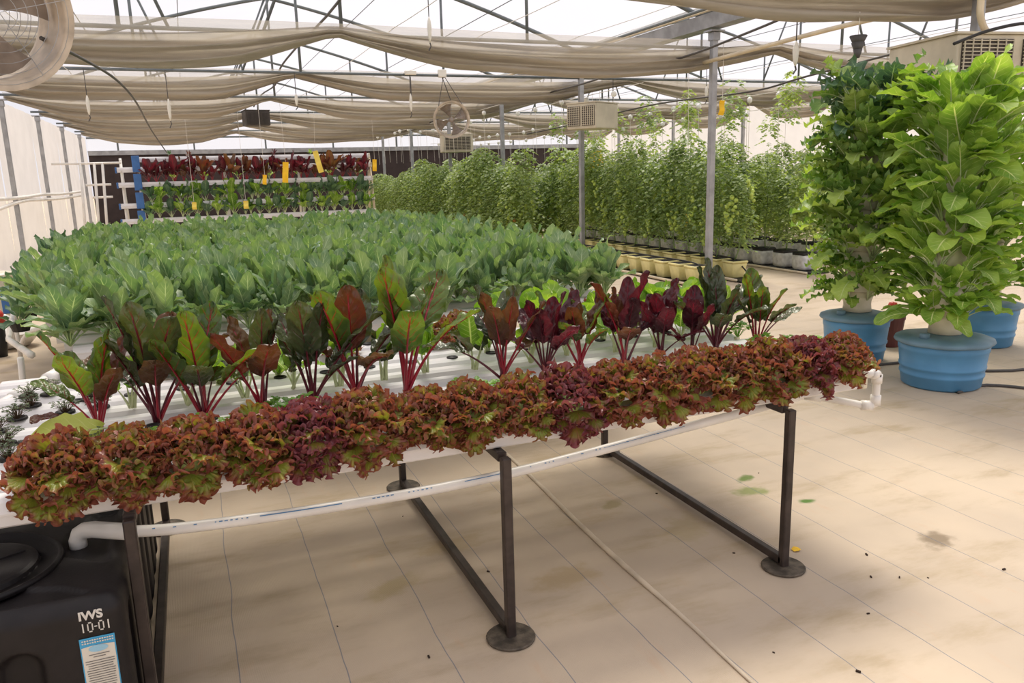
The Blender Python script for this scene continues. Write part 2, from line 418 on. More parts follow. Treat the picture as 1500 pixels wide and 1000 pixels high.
def leaf(L=.3, W=.14, pet=.3, th0=.1, th1=.8, p=1.4, cup=.0, wave=.01, wn=3, lobe=0., ln=6, shape='oval', nu=6, nv=10, seed=0, crk=0., pr=.004, twist=0., bmi=0, smi=1, stalk=True, rib=True, fan=None):
    """one leaf growing from the origin, first along +Z, bending towards +X; returns an MB"""
    r = np.random.RandomState(seed)
    at = frame(L, th0, th1, p)
    mb = MB()
    if fan is None:
        s = (.35 * np.linspace(0, 1, nv) + .65 * (.5 - .5 * np.cos(PI * np.linspace(0, 1, nv))))[:, None] * np.ones((1, nu + 1))
        q = np.linspace(-1, 1, nu + 1)[None, :] * np.ones((nv, 1))
        w = SHAPES[shape](s) * W / 2
        if lobe: w = w * (1 - lobe * 0.5 + lobe * 0.5 * np.sin(s * ln * 2 * PI + r.rand() * 6 + 1.0 * np.sign(q)))
        a = L * (pet + (1 - pet) * s)
        ph = r.rand(4) * 6
        n = -cup * W * (q ** 2) * 1.0 * np.sign(1) + wave * np.abs(q) ** 2 * (np.sin(2 * PI * wn * s + ph[0] + np.where(q > 0, ph[1], 0)) + 0.4 * np.sin(2 * PI * wn * 2.3 * s + ph[2]))
        n = -n
        if crk: n = n + crk * (np.abs(np.sin(PI * (s * 6 - np.abs(q) * 1.6))) * 1.6 + .5 * np.sin(q * 9 + s * 23) + .5 * (r.rand(nv, nu + 1) - .5)) * (1 - np.abs(q) ** 6) * (np.abs(q) > .12)
        b = q * w
        a = a + 0.12 * W * np.abs(q) * 0
        if twist: n = n + b * math.sin(twist); b = b * math.cos(twist)
        V = at(a, b, n).reshape(-1, 3)
        UV = np.stack([q * .5 + .5, s], -1).reshape(-1, 2)
        nn = nu + 1
        F = [(i * nn + j, i * nn + j + 1, (i + 1) * nn + j + 1, (i + 1) * nn + j) for i in range(nv - 1) for j in range(nu)]
        mb.add(V, F, bmi, UV)
    else:
        spread, freq, amp = fan
        rr = np.linspace(0.03, 1, nv)[:, None] * np.ones((1, nu + 1))
        q = np.linspace(-1, 1, nu + 1)[None, :] * np.ones((nv, 1))
        ph = r.rand(5) * 6
        jag = 1 + (0.05 * (r.rand(1, nu + 1) - .5) + 0.05 * np.sin(q * freq * 1.31 + ph[1])) * (rr ** 9) + 0.10 * np.sin(q * 4 + ph[3]) * rr ** 2
        ang = q * spread
        LB = L * (1 - pet)
        al = L * pet + rr * jag * np.cos(ang) * LB
        b = rr * jag * np.sin(ang) * W
        e = rr ** 4.5; e2 = rr ** 2
        n = amp * e * (np.sin(q * freq + ph[0] + rr * 3) + .6 * np.sin(q * freq * .47 + ph[1]) + .45 * (r.rand(nv, nu + 1) - .5)) + amp * .9 * e2 * np.sin(q * freq * .21 + ph[2])
        b = b + amp * .75 * e * np.sin(q * freq + ph[0] + rr * 3 + 1.6)
        al = al + amp * .6 * e * np.sin(q * freq * .61 + ph[4]) - .010 * rr ** 10
        n = n + .0035 * e2 * np.sin(q * 37 + rr * 9 + ph[3]) * np.sin(rr * 26 + q * 5)
        V = at(al, b, -n - cup * b * b * 8).reshape(-1, 3)
        UV = np.stack([q * .5 + .5, rr], -1).reshape(-1, 2)
        nn = nu + 1
        F = [(i * nn + j, i * nn + j + 1, (i + 1) * nn + j + 1, (i + 1) * nn + j) for i in range(nv - 1) for j in range(nu)]
        mb.add(V, F, bmi, UV)
    if stalk and pet > 0.02:
        ts = np.linspace(0, pet + (0.55 * (1 - pet) if rib else 0.03), 7)
        pts = at(ts * L, 0 * ts, 0 * ts + 0.0)
        off = at(ts * L, 0 * ts, 0 * ts - pr * 0.2)
        rad = [pr * (1 - 0.75 * t / ts[-1]) for t in ts]
        mb.tube([Vector(x) for x in off], rad, 5, smi)
    return mb
def stalk_of(L, pet, th0, th1, p, pr, frac=0.75):
    at = frame(L, th0, th1, p)
    ts = np.linspace(0, pet + frac * (1 - pet), 9)
    off = at(ts * L, 0 * ts, 0 * ts - pr * 0.1)
    mb = MB(); mb.tube([Vector(x) for x in off], [pr * (1 - 0.85 * t / ts[-1]) for t in ts], 6, 0)
    return mb
def merge(mb, src, mat4, mimap=None):
    V = [mat4 @ Vector(v) for v in src.v]
    mi = src.mi if mimap is None else [mimap[i] for i in src.mi]
    mb.add(V, src.f, list(mi), src.uv)
def rm(az, tilt=0.0, sc=1.0, loc=(0, 0, 0), roll=0.0):
    return Matrix.Translation(loc) @ Matrix.Rotation(az, 4, 'Z') @ Matrix.Rotation(tilt, 4, 'Y') @ Matrix.Rotation(roll, 4, 'X') @ Matrix.Scale(sc, 4)
def place(name, me, parent, az, tilt=0.0, sc=1.0, loc=(0, 0, 0), roll=0.0):
    o = bpy.data.objects.new(name, me); C.objects.link(o)
    o.parent = parent; o.location = loc
    o.rotation_euler = (Matrix.Rotation(az, 3, 'Z') @ Matrix.Rotation(tilt, 3, 'Y') @ Matrix.Rotation(roll, 3, 'Z')).to_euler()
    o.scale = (sc, sc, sc)
    return o

# ================================================================ SETTING
XL, XG, XR = -3.12, 6.95, 17.0           # left wall, gutter row, right wall
Y0, Y1 = -3.0, 33.0
mb = MB()
nx, ny = 40, 60
fl = [[(XL - 0.3 + (XR - XL + 0.6) * i / nx, Y0 + (Y1 - Y0 + 1.0) * j / ny, 0.0) for i in range(nx + 1)] for j in range(ny + 1)]
mb.grid(fl)
o = mb.build('floor', 'floor'); o['kind'] = 'structure'
# overlapped seam of the ground cover
mb = MB()
mb.tube([(1.62, 4.6, 0.004), (1.61, 3.9, 0.006), (1.572, 3.13, 0.006), (1.56, 2.66, 0.008), (1.56, 2.26, 0.006), (1.545, 1.9, 0.008), (1.53, 1.2, 0.004)], [0.011, 0.012, 0.014, 0.014, 0.010, 0.007, 0.006], 8, smooth_path=5)
for i, v in enumerate(mb.v): mb.v[i] = (v[0], v[1], max(0.001, v[2] * 0.7))
o = mb.build('trim_1', simple('ground_cover_fold', lin(206, 190, 168), 0.6, 0, 0.08, 9), smooth=True); o['kind'] = 'structure'
# ground outside
mb = MB(); mb.box((7, 15, -0.15), (220, 220, 0.2)); o = mb.build('ground', simple('pale_sand', lin(206, 190, 164), 0.9, 0, 0.1, 1)); o['kind'] = 'structure'
o.location.z = -0.02

def hoop_z(dx): dx = abs(dx); return 5.22 - .2 * dx - .019 * dx * dx
BAYS = [(1.915, 5.035, 'left'), (11.975, 5.025, 'right')]
FR = [1.55 + 4.03 * k for k in range(8)]          # 1.55 5.58 9.61 13.64 17.67 21.70 25.73 29.76
FR.append(Y1)
# roof film, one sheet per bay
ceil = bpy.data.objects.new('ceiling', None); C.objects.link(ceil); ceil['kind'] = 'structure'
for cx, hw, side in BAYS:
    mb = MB()
    xs = [cx - hw + 2 * hw * i / 20 for i in range(21)]
    ys = [Y0 + (Y1 - Y0) * j / 36 for j in range(37)]
    mb.grid([[(x, y, hoop_z(x - cx) + 0.05 + 0.012 * math.sin(y * 3.1 + x)) for x in xs] for y in ys])
    mb.build('roof_film', 'film', ceil, smooth=True)

# left wall: milky sheets between the posts
wl = bpy.data.objects.new('wall_left', None); C.objects.link(wl); wl['kind'] = 'structure'
edges = [Y0] + FR
for a, b in zip(edges[:-1], edges[1:]):
    mb = MB()
    rows = []
    for j in range(15):
        z = 3.25 * j / 14
        rows.append([(XL - 0.03 + 0.05 * math.sin(PI * i / 10) * math.sin(PI * j / 14) + 0.012 * math.sin(i * 2.1 + j * .3), a + (b - a) * i / 10, z) for i in range(11)])
    mb.grid(rows)
    mb.build('wall_sheet', 'panel', wl, smooth=True)
wr = bpy.data.objects.new('wall_right', None); C.objects.link(wr); wr['kind'] = 'structure'
for a, b in zip(edges[:-1], edges[1:]):
    mb = MB()
    mb.grid([[(XR + 0.05, a + (b - a) * i / 6, 3.6 * j / 6) for i in range(7)] for j in range(7)])
    mb.build('wall_sheet', 'panel', wr, smooth=True)
# far end: dark screen below, clear sheet above
wb = bpy.data.objects.new('wall_back', None); C.objects.link(wb); wb['kind'] = 'structure'
mb = MB(); mb.box(((XL + XR) / 2, Y1 + 0.05, 1.33), (XR - XL, 0.04, 2.66)); mb.build('dark_screen', 'darkwall', wb)
mb = MB(); mb.box(((XL + XR) / 2, Y1, 2.72), (XR - XL, 0.10, 0.16)); mb.build('rail', 'galv', wb)
mb = MB(); mb.box(((XL + XR) / 2, Y1, 3.25), (XR - XL, 0.07, 0.06)); mb.build('rail', 'truss', wb)
for x in [XL + 1.0 + 2.6 * i for i in range(8)]:
    mb = MB(); mb.box((x, Y1, 3.2), (0.06, 0.06, 0.9)); mb.build('mullion', 'truss', wb)
for cx, hw, side in BAYS:
    mb = MB()
    xs = [cx - hw + 2 * hw * i / 20 for i in range(21)]
    mb.grid([[(x, Y1 + 0.03, z0 + (hoop_z(x - cx) - z0) * t) for x in xs] for z0 in (2.8,) for t in (0, 0.5, 1.0)])
    mb.build('gable_sheet', 'gable', wb)

# posts
def post(x, y, z1, w, label, group=None):
    t = thing('steel_post', label, 'post', (x, y, 0), 0, group)
    mb = MB(); mb.bbox((0, 0, z1 / 2), (w, w, z1), 0.006, 1); mb.build('shaft', 'galv', t)
    mb = MB(); mb.box((0, 0, 0.006), (w * 2.4, w * 2.4, 0.012)); mb.build('base_plate', 'galv', t)
    mb = MB(); mb.box((0, 0, z1 + 0.01), (w * 2.6, w * 2.2, 0.02)); mb.box((0, 0, z1 - 0.06), (w * 1.3, w * 1.5, 0.10)); mb.build('head_bracket', 'galv', t)
    return t
for i, y in enumerate(FR[1:-1]):
    n = ['thick grey steel post behind the light green tower, nearest under the gutter', 'square grey steel post standing beside the yellow pots', 'grey steel post carrying the boxy air cooler', 'grey steel post right of the round hanging fan'][i] if i < 4 else 'slim grey steel post under the gutter far behind the tomato vines'
    post(XG, y, 3.45, 0.085, n, 'gutter posts' if i < 4 else 'far gutter posts')
for i, y in enumerate(FR[:-1]):
    if y < 8: continue
    n = 'grey post of the left wall, %s of those in view from the left' % ORD[int(round((y - 9.61) / 4.03)) - 2] if y > 16 else 'grey post of the left wall nearer than the photo shows'
    post(XL + 0.12, y, 3.2, 0.08, n, 'left wall posts')
for i, y in enumerate(FR[2:-1]):
    post(XR - 0.1, y, 3.5, 0.09, 'grey steel post against the white right wall, %s from the near end' % ORD[i], 'right wall posts')

# gutter beam on the posts
for x, lab in ((XG, 'long galvanised roof gutter carried by the middle row of steel posts'),):
    t = thing('roof_gutter', lab, 'gutter', (x, 0, 3.48))
    mb = MB()
    prof = [(-0.14, 0.20), (-0.11, 0.02), (0.11, 0.02), (0.14, 0.20), (0.12, 0.20), (0.095, 0.035), (-0.095, 0.035), (-0.12, 0.20)]
    V = [(px, y, pz) for y in (Y0, Y1) for px, pz in prof]
    mb.add(V, [(i, (i + 1) % 8, 8 + (i + 1) % 8, 8 + i) for i in range(8)])
    mb.build('channel', 'galv', t)
    for s in (-1, 1):
        mb = MB(); mb.tube([(s * 0.17, Y0, 0.23), (s * 0.17, Y1, 0.23)], 0.022, 6); mb.build('film_clamp_rail', 'cream_pvc', t)

# roof trusses
def truss(cx, hw, y, label, group, chord=True, webs=True):
    t = thing('roof_truss', label, 'roof truss', (cx, y, 3.28), 0, group)
    mb = MB(); mb.tube([(hw * i / 12, 0, hoop_z(hw * i / 12) - 3.28) for i in range(-12, 13)], 0.034, 8); mb.build('hoop', 'truss', t, smooth=True)
    if chord:
        mb = MB(); mb.tube([(-hw, 0, 0.02), (hw, 0, 0.02)], 0.024, 8); mb.build('bottom_chord', 'truss', t, smooth=True)
    if webs:
        for dx in (-2.4, 0.0, 2.4):
            mb = MB(); mb.tube([(dx, 0, 0.02), (dx, 0, hoop_z(dx) - 3.3)], 0.022, 6); mb.build('upright_strut', 'truss', t, smooth=True)
        for a, b in ((-0.05, -0.9), (-2.4, -1.9)):
            mb = MB(); mb.tube([(a, 0, hoop_z(a) - 3.3), (b, 0, 0.02)], 0.018, 6); mb.build('diagonal_strut', 'truss', t, smooth=True)
    return t
for k, (cx, hw, side) in enumerate(BAYS):
    for i, y in enumerate(FR[1:-1]):
        truss(cx, hw, y + (.38 if i == 1 else 0), 'curved steel roof truss over the %s bay, %s counted from the front' % (side, ORD[i]), 'roof trusses of the %s bay' % side)
# purlins and support wires along the house
for k, (cx, hw, side) in enumerate(BAYS):
    for dx in (-3.3, -1.7, 0.0, 1.7, 3.3):
        mb = MB(); mb.tube([(cx + dx, Y0, hoop_z(dx) + 0.02), (cx + dx, Y1, hoop_z(dx) + 0.02)], 0.008, 6)
        tag(mb.build('roof_purlin', 'truss', smooth=True), 'thin purlin tube running along the %s bay roof %s the ridge' % (side, {0.0: 'at', -3.3: 'low left of', -1.7: 'just left of', 1.7: 'just right of', 3.3: 'low right of'}[dx]), 'purlin', 'roof purlins')
WX = [(-1.4, 3.27), (2.45, 3.33), (3.6, 3.32), (4.9, 3.33), (9.4, 3.31), (12.6, 3.31)]
for x, z in WX:
    mb = MB()
    for a, b in zip(FR[:-1], FR[1:]): mb.tube(arc((x, a, z), (x, b, z), 0.03, 6), 0.004, 4)
    tag(mb.build('support_wire', 'string', smooth=True), 'pale wire strung along the house under the trusses, %s from the left' % ORD[WX.index((x, z))], 'wire', 'shade cloth support wires')

# shade cloths gathered across the house
PK = [XL + 0.1, 1.8, 8.1, 14.3, XR - 0.1]
def sag(x):
    for a, b in zip(PK[:-1], PK[1:]):
        if a <= x <= b:
            t = (x - a) / (b - a); return 4 * t * (1 - t), min(1, (1 - abs(2 * t - 1)) * 2.2)
    return 0, 0
def shade(y, x0, x1, label, seed, low=0.0):
    r = random.Random(seed)
    ph = [r.random() * 6 for _ in range(8)]
    n = int((x1 - x0) / 0.16); K = 22
    t = thing('shade_cloth', label, 'shade cloth', ((x0 + x1) / 2, y, 3.3), 0, 'gathered shade cloths')
    ox = (x0 + x1) / 2
    rows = []; top = []
    for i in range(n + 1):
        x = x0 + (x1 - x0) * i / n
        s, s2 = sag(x)
        zt = 0.04 - 0.12 * s; h = 0.10 + 0.20 * s2 + 0.06 * s
        low_ = low * s
        dy = 0.07 * math.sin(x * 0.9 + ph[0])
        row = []
        for j in range(K):
            p = j / (K - 1)
            amp = 0.055 + 0.05 * math.sin(p * PI) + 0.03 * math.sin(x * 1.3 + ph[1] + p * 3)
            yy = dy + amp * math.sin(p * 2 * PI * 2.6 + ph[2] + 0.5 * math.sin(x * 0.8 + ph[3]))
            zz = zt - h * p - low_ + 0.012 * math.sin(p * 17 + x * 1.9 + ph[4]) + 0.02 * math.sin(x * 2.3 + ph[5]) * p
            row.append((x - ox, yy, zz))
        # returning underside so the bunch has body
        for j in range(6):
            p = 1 - j / 5
            row.append((x - ox, dy + 0.14 + 0.03 * math.sin(x + j), zt - h * (0.25 + 0.75 * p) * 0.97 - low_ + 0.02))
        rows.append(row)
        top.append([(x - ox, dy - 0.16, 0.05), (x - ox, dy - 0.08, 0.04 - 0.5 * (0.12 * s)), row[0]])
    MB().grid(rows).build('folds', 'cloth', t, smooth=True)
    MB().grid(top).build('loose_top', 'gauze', t, smooth=True)
    return t
shade(5.65, 1.0, XR - 0.2, 'beige shade cloth swag nearest the camera, cut off by the top edge of the photo', 3, low=0.02)
names = ['broad beige shade cloth swag, the nearest seen across the whole house', 'beige shade cloth swag just behind the truss with the two pulleys', 'third beige shade cloth swag counted back from the big fan', 'fourth beige shade cloth swag, its middle behind the small dark cooler', 'fifth beige shade cloth swag above the red chard rack', 'hindmost beige shade cloth swag near the gable']
for i, y in enumerate([9.80, 13.85, 17.9, 21.95, 26.0, 30.0]):
    shade(y, XL + 0.15, XR - 0.2, names[i], 10 + i)

# cables and overhead pipes
def line(name, pts, r, m, label, cat, sm=4, group=None):
    mb = MB(); mb.tube(pts, r, 6, smooth_path=sm)
    return tag(mb.build(name, m, smooth=True), label, cat, group)
line('power_cable', [(1.75, 6.0, 3.75), (1.8, 9.4, 3.56), (1.8, 13.0, 3.6), (1.8, 15.3, 3.58), (1.8, 16.4, 3.40), (1.78, 19.0, 3.47), (1.8, 21.5, 3.42)], 0.016, 'cable', 'grey power cable looping down to the small dark cooler', 'cable')
line('power_cable', [(-0.55, 4.45, 2.32), (-0.5, 6.0, 2.42), (-0.45, 8, 2.52), (-0.42, 10.5, 2.55), (-0.4, 14.5, 2.45), (-0.3, 22.0, 2.30), (-0.25, 25.0, 2.25)], 0.011, 'cable', 'thin dark cable running back from the big fan', 'cable')
line('water_pipe', [(6.85, 9.7, 3.06), (6.85, 7.3, 3.11), (6.86, 5.7, 3.11), (6.86, 3.0, 3.16)], 0.027, 'cream_pvc', 'cream plastic pipe along the gutter, clipped to the posts', 'pipe')
line('hose', [(6.5, 24, 2.95), (6.5, 20.1, 3.15), (6.5, 18.0, 3.23), (6.5, 15.5, 3.10), (6.5, 12.8, 3.09), (6.5, 11.0, 3.16), (6.5, 9.7, 3.12), (6.5, 8.3, 3.22), (6.5, 7.2, 3.32), (6.5, 5.5, 3.42)], 0.016, 'cable', 'long drooping grey hose hung beside the gutter', 'hose')
line('hose', [(7.5, 17.5, 2.5), (7.5, 15.4, 2.56), (7.5, 12.0, 2.70), (7.5, 9.5, 2.66), (7.5, 8.4, 2.74), (7.4, 6.5, 2.84)], 0.013, 'cable', 'thin grey hose sagging below the drooping one, right of the air cooler', 'hose')
line('roof_edge_pipe', [(6.4, 13.9, 3.62), (6.4, 11.0, 3.62), (6.4, 8.4, 3.62), (6.4, 4.0, 3.64)], 0.02, 'truss', 'dark tube just left of the gutter under the roof edge', 'pipe')

# hanging fittings from the trusses
def dropper(x, y, z0, z1, label):
    t = thing('hanging_hook', label, 'hook', (x, y, z0), 0, 'hooks hanging from the trusses')
    L = z0 - z1
    mb = MB(); mb.tube([(0, 0, 3.3 - z0 if z0 < 3.3 else 0), (0, 0, -L * 0.45)], 0.006, 5); mb.build('cord', 'cable', t)
    mb = MB(); mb.lathe([(0.004, -L * .42), (0.02, -L * .5), (0.028, -L * .6), (0.02, -L * .78), (0.006, -L * .86)], 8); mb.build('socket', 'bulb', t, smooth=True)
    mb = MB(); mb.tube([(0, 0, -L * .86), (0.01, 0, -L * .92), (-0.02, 0, -L)], 0.008, 5); mb.build('clip', 'cable', t)
for x, y, z0, z1, d in ((1.80, 13.55, 3.15, 2.72, 'white hanging socket with dark clip below the middle pulley'), (2.87, 9.55, 3.75, 3.08, 'white hanging socket in front of the nearest swag, right of the ridge'),
                        (3.70, 13.6, 3.29, 2.6, 'blue grey hanging socket left of the round fan'), (-2.1, 9.6, 3.25, 2.8, 'white hanging socket just right of the leftmost wall post'),
                        (-1.2, 13.6, 3.2, 2.55, 'white hanging socket before the third swag on the left'), (-.1, 13.6, 3.2, 2.45, 'pale hanging socket left of the red chard rack middle'),
                        (5.05, 5.8, 2.9, 2.42, 'white hanging socket left above the darker green tower'), (8.4, 11.8, 3.2, 2.7, 'hanging socket with dark cord right of the beside-pots post'),
                        (7.6, 13.6, 3.2, 2.5, 'hanging socket right of the boxy air cooler')):
    dropper(x, y, z0, z1, d)
for x, d in ((4.28, 'white pulley box on the truss above the round fan'), (3.72, 'white strap clamp on the truss left of the pulley box')):
    t = thing('truss_clamp', d, 'clamp', (x, 13.62, 3.3)); mb = MB(); mb.bbox((0, 0, 0.03), (0.14 if x > 4 else 0.2, 0.09, 0.13 if x > 4 else 0.07), 0.015); mb.build('body', 'bulb', t)
    mb = MB(); mb.tube([(0, 0, -0.03), (0.0 if x < 4 else 0.14, 0, -0.42)], 0.008, 5); mb.build('strap', 'cable', t)

# fans
def fan(name, loc, rot, R, depth, label, nb=4):
    t = thing(name, label, 'fan', loc); t.rotation_euler = rot       # axis along local Y, open face to -Y
    Ry = Matrix.Rotation(PI / 2, 4, 'X')
    def lat(prof, n, part, m, parent=t):
        b = MB(); b.lathe(prof, n); b.v = [tuple(Ry @ Vector(v)) for v in b.v]; return b.build(part, m, parent, smooth=True)
    lat([(R * 1.09, depth / 2), (R * 1.09, depth / 2 - .02), (R, depth / 2 - .03), (R * 0.985, 0), (R, -depth / 2 + .02), (R * 1.09, -depth / 2 + .02), (R * 1.09, -depth / 2), (R * .96, -depth / 2), (R * .96, -depth / 2 + .02), (R * .95, 0), (R * .96, depth / 2 - .02), (R * .96, depth / 2), (R * 1.09, depth / 2)], 40, 'drum', 'fan')
    h = MB(); h.lathe([(0.001, -.05), (R * .17, -.05), (R * .17, .03), (R * .12, .05), (0.001, .055)], 16); h.v = [tuple(Ry @ Vector(v)) for v in h.v]; h.build('motor', 'fan_dark', t, smooth=True)
    for k in range(nb):
        a = 2 * PI * k / nb + 0.4
        b = MB(); P = []
        for i in range(7):
            q = i / 6; r = R * (0.14 + 0.78 * q); w = 0.28 + 0.30 * q
            P.append([(r * math.cos(a + w * (s - .5) * 1.5), 0.035 * (s - .5) * 2 * (1.1 - .5 * q) + 0.02, r * math.sin(a + w * (s - .5) * 1.5)) for s in (0, .25, .5, .75, 1)])
        b.grid(P); b.build('blade', 'fan_dark', t, smooth=True)
    for side in (-1, 1):
        b = MB()
        for q in ((0.25, .4, .55, .7, .85, 1.0) if R > .29 else (0.25, .42, .6, .78, 1.0)):
            b.tube([(R * q * math.cos(x), side * (depth / 2 + .02 * (1 - q)), R * q * math.sin(x)) for x in [2 * PI * i / 32 for i in range(33)]], 0.0014, 4, cap=False)
        for i in range(5):
            x = 2 * PI * i / 5 + .3; b.tube([(0, side * (depth / 2 + .02), 0), (R * math.cos(x), side * depth / 2, R * math.sin(x))], 0.0018, 4)
        b.build('wire_guard', 'galv', t)
    return t
fan('hanging_fan', (-0.74, 4.30, 2.405), (math.radians(10), 0, math.radians(32)), 0.30, 0.26, 'large round drum fan with wire guard at the top left corner', 4)
b = MB(); b.tube([(-0.74, 4.3, 2.68), (-0.74, 4.3, 3.6)], 0.008, 5); b.tube([(-0.74, 4.3, 3.6), (-0.74, 5.58, 3.95)], 0.006, 5)
tag(b.build('fan_chain', 'cable'), 'thin chain holding up the large drum fan at top left', 'chain')
fan('hanging_fan', (4.36, 13.45, 2.555), (math.radians(4), 0, math.radians(-14)), 0.285, 0.2, 'smaller round drum fan hanging left of the boxy air cooler', 4)
b = MB()
for s in (-1, 1): b.tube([(4.36 + s * .22, 13.45, 2.78), (4.30, 13.6, 3.3)], 0.006, 5)
tag(b.build('fan_chain', 'cable'), 'pair of thin cords holding the smaller fan under the truss', 'chain')

# evaporative coolers
def cooler(loc, d, rz, label, grilles=2, m='ac'):
    t = thing('air_cooler', label, 'air cooler', loc, rz)
    b = MB(); b.bbox((0, 0, d[2] / 2), d, 0.02, 2); b.build('housing', m, t)
    b = MB(); b.box((0, 0, d[2] + 0.008), (d[0] * 1.03, d[1] * 1.03, 0.02)); b.build('top_cover', m, t)
    w = d[0] / 2 if grilles == 2 else d[0]
    for g in range(grilles):
        cx = (-d[0] / 4 + g * d[0] / 2) if grilles == 2 else 0
        b = MB()
        b.box((cx, -d[1] / 2 - .004, d[2] * .5), (w * .84, 0.02, d[2] * .76)); gr = b.build('grille_recess', 'grille', t)
        b = MB()
        for i in range(9): b.box((cx, -d[1] / 2 - .02, d[2] * (.16 + .68 * i / 8)), (w * .84, 0.012, 0.008))
        for i in range(7): b.box((cx - w * .4 + w * .8 * i / 6, -d[1] / 2 - .024, d[2] * .5), (0.008, 0.012, d[2] * .74))
        sl = b.build('louvres', m, t); sl['kind'] = 'stuff'
    return t
cooler((6.93, 13.15, 2.36), (0.62, 0.72, 0.44), math.radians(-62), 'beige box air cooler mounted on the post in mid house')
cooler((7.05, 5.62, 2.36), (1.25, 0.9, 0.36), math.radians(-10), 'wide beige air cooler above and behind the light green tower', 2)
cooler((1.83, 21.5, 2.95), (0.60, 0.5, 0.36), 0.1, 'small dark cooler under the ridge above the red chard rack', 1, 'grille')
cooler((7.05, 21.4, 2.22), (0.85, 0.6, 0.46), -0.2, 'pale box cooler below the round fan, far back over the tomatoes', 1)
# cable drum hung at top right
t = thing('hanging_funnel', 'dark stacked funnel trap hanging above the darker green tower', 'trap', (5.55, 5.6, 2.62))
for k in range(3):
    b = MB(); b.lathe([(0.075 - .018 * k, 0.10 - .055 * k), (0.04 - .01 * k, 0.03 - .055 * k), (0.035 - .01 * k, 0.03 - .055 * k), (0.07 - .018 * k, 0.105 - .055 * k)], 14); b.build('funnel', 'cable', t, smooth=True)
b = MB(); b.tube([(0, 0, -.1), (0, 0, -.3)], 0.008, 6); b.tube([(0, 0, .1), (0, 0, .3)], 0.003, 5); b.build('rod', 'bulb', t)
# white elbow drop and black hose near the big post
line('drain_tube', [(6.62, 5.3, 3.25), (6.62, 5.3, 3.0), (6.63, 5.3, 2.88), (6.72, 5.32, 2.78), (6.85, 5.35, 2.74)], 0.03, 'cream_pvc', 'cream elbow tube dropping beside the thick post', 'pipe')
line('black_hose', [(6.1, 5.1, 2.6), (6.5, 5.1, 2.72), (7.0, 5.1, 2.80), (7.5, 5.1, 2.76), (7.9, 5.1, 2.62), (8.3, 5.1, 2.5)], 0.014, 'black_soft', 'black hose arching over the wide beige air cooler', 'hose')

# pipes on the left wall
for k, z in enumerate((1.44, 1.33)):
    line('wall_pipe', [(XL + .16, 15.0, z - .1 * k), (XL + .16, 18.0, z - 0.02 + .04 * k), (XL + .16, 20.6, z + .0), (XL + .16, 23.5, z - .03), (XL + .16, 28.0, z - .02)], 0.035, 'pvc', ['white pipe along the left wall, upper of two', 'white pipe along the left wall, drooping below the other'][k], 'pipe')

# ================================================================ FRONT GROWING TABLE
LEGX = [-0.252, 0.925, 2.155]
tb = thing('growing_table', 'dark steel frame table carrying the front white growing channels', 'table', (0, 0, 0))
LT = [(-0.252, 2.42), (0.925, 2.41), (2.155, 2.41)]
for i, (x, y) in enumerate(LT):
    for yy in (y, 3.96):
        b = MB(); b.bbox((x, yy, 0.345), (0.034, 0.034, 0.69), 0.004, 1); b.build('leg', 'dark_steel', tb)
        b = MB(); b.lathe([(0.088, 0.002), (0.09, 0.008), (0.086, 0.012), (0.0, 0.014)], 28, (x, yy, 0)); b.build('foot_plate', 'rust_disc', tb)
    b = MB(); b.bbox((x, (y + 3.96) / 2, 0.035), (0.034, 3.96 - y, 0.034), 0.004, 1); b.build('floor_bar', 'dark_steel', tb)
    b = MB(); b.bbox((x, 3.27, 0.683), (0.036, 1.66, 0.034), 0.004, 1); b.build('cross_bar', 'dark_steel', tb)
b = MB(); b.bbox((-.95, 3.23, 0.683), (0.04, 1.6, 0.034), 0.004, 1); b.build('cross_bar', 'dark_steel', tb)
for y in (2.42, 3.96):
    b = MB(); b.bbox((-.95, y, 0.345), (0.034, 0.034, 0.69), 0.004, 1); b.build('leg', 'dark_steel', tb)

NCH = 10; CH_Y = [2.53 + 0.172 * i for i in range(NCH)]; ZT = 0.782
def channel_mesh(x0, x1, w=0.125, h=0.08):
    w2 = w / 2
    prof = [(-w2 + .006, 0), (-w2, .006), (-w2, h * .44), (-w2 - .003, h * .46), (-w2 - .003, h * .54), (-w2 + .004, h * .70), (-w2 + .014, h * .88), (-w2 + .028, h), (w2 - .028, h), (w2 - .014, h * .88), (w2 - .004, h * .70), (w2 + .003, h * .54), (w2 + .003, h * .46), (w2, h * .44), (w2, .006), (w2 - .006, 0)]
    n = len(prof); b = MB()
    xs = [x0 + (x1 - x0) * i / 8 for i in range(9)]
    V = [(x, py, pz) for x in xs for py, pz in prof]
    F = [(k * n + i, (k + 1) * n + i, (k + 1) * n + (i + 1) % n, k * n + (i + 1) % n) for k in range(8) for i in range(n)]
    F += [tuple(range(n)), tuple(range(8 * n, 9 * n))[::-1]]
    return b.add(V, F)
cup_b = MB(); cup_b.lathe([(0.0, 0.001), (0.019, 0.001), (0.021, 0.006), (0.027, 0.006), (0.028, 0.0)], 14)
CUP = cup_b.mesh('net_cup', 'black_plastic')
HOLES = [-0.70 + 0.201 * i for i in range(17)]
for i, y in enumerate(CH_Y):
    lab = 'white plastic growing channel on the front table, %s row from the front' % ORD[i] if i < 9 else 'white plastic growing channel at the far edge of the front table'
    t = thing('growing_channel', lab, 'growing channel', (0, y, 0.702), 0, 'front table channels')
    x0 = -1.25 if i < 6 else -0.86
    channel_mesh(x0, 2.60, .104).build('trough', 'trough', t)
    b = MB(); b.bbox((2.607, 0, 0.034), (0.03, 0.118, 0.072), 0.006, 1); b.build('end_cap', 'cap', t)
    for j, hx in enumerate(HOLES):
        if (i * 5 + j * 3) % (4 if i < 2 else 3) == 0: link('net_cup', CUP, t, (hx + (0.1 if i % 2 else 0), 0, 0.0805))

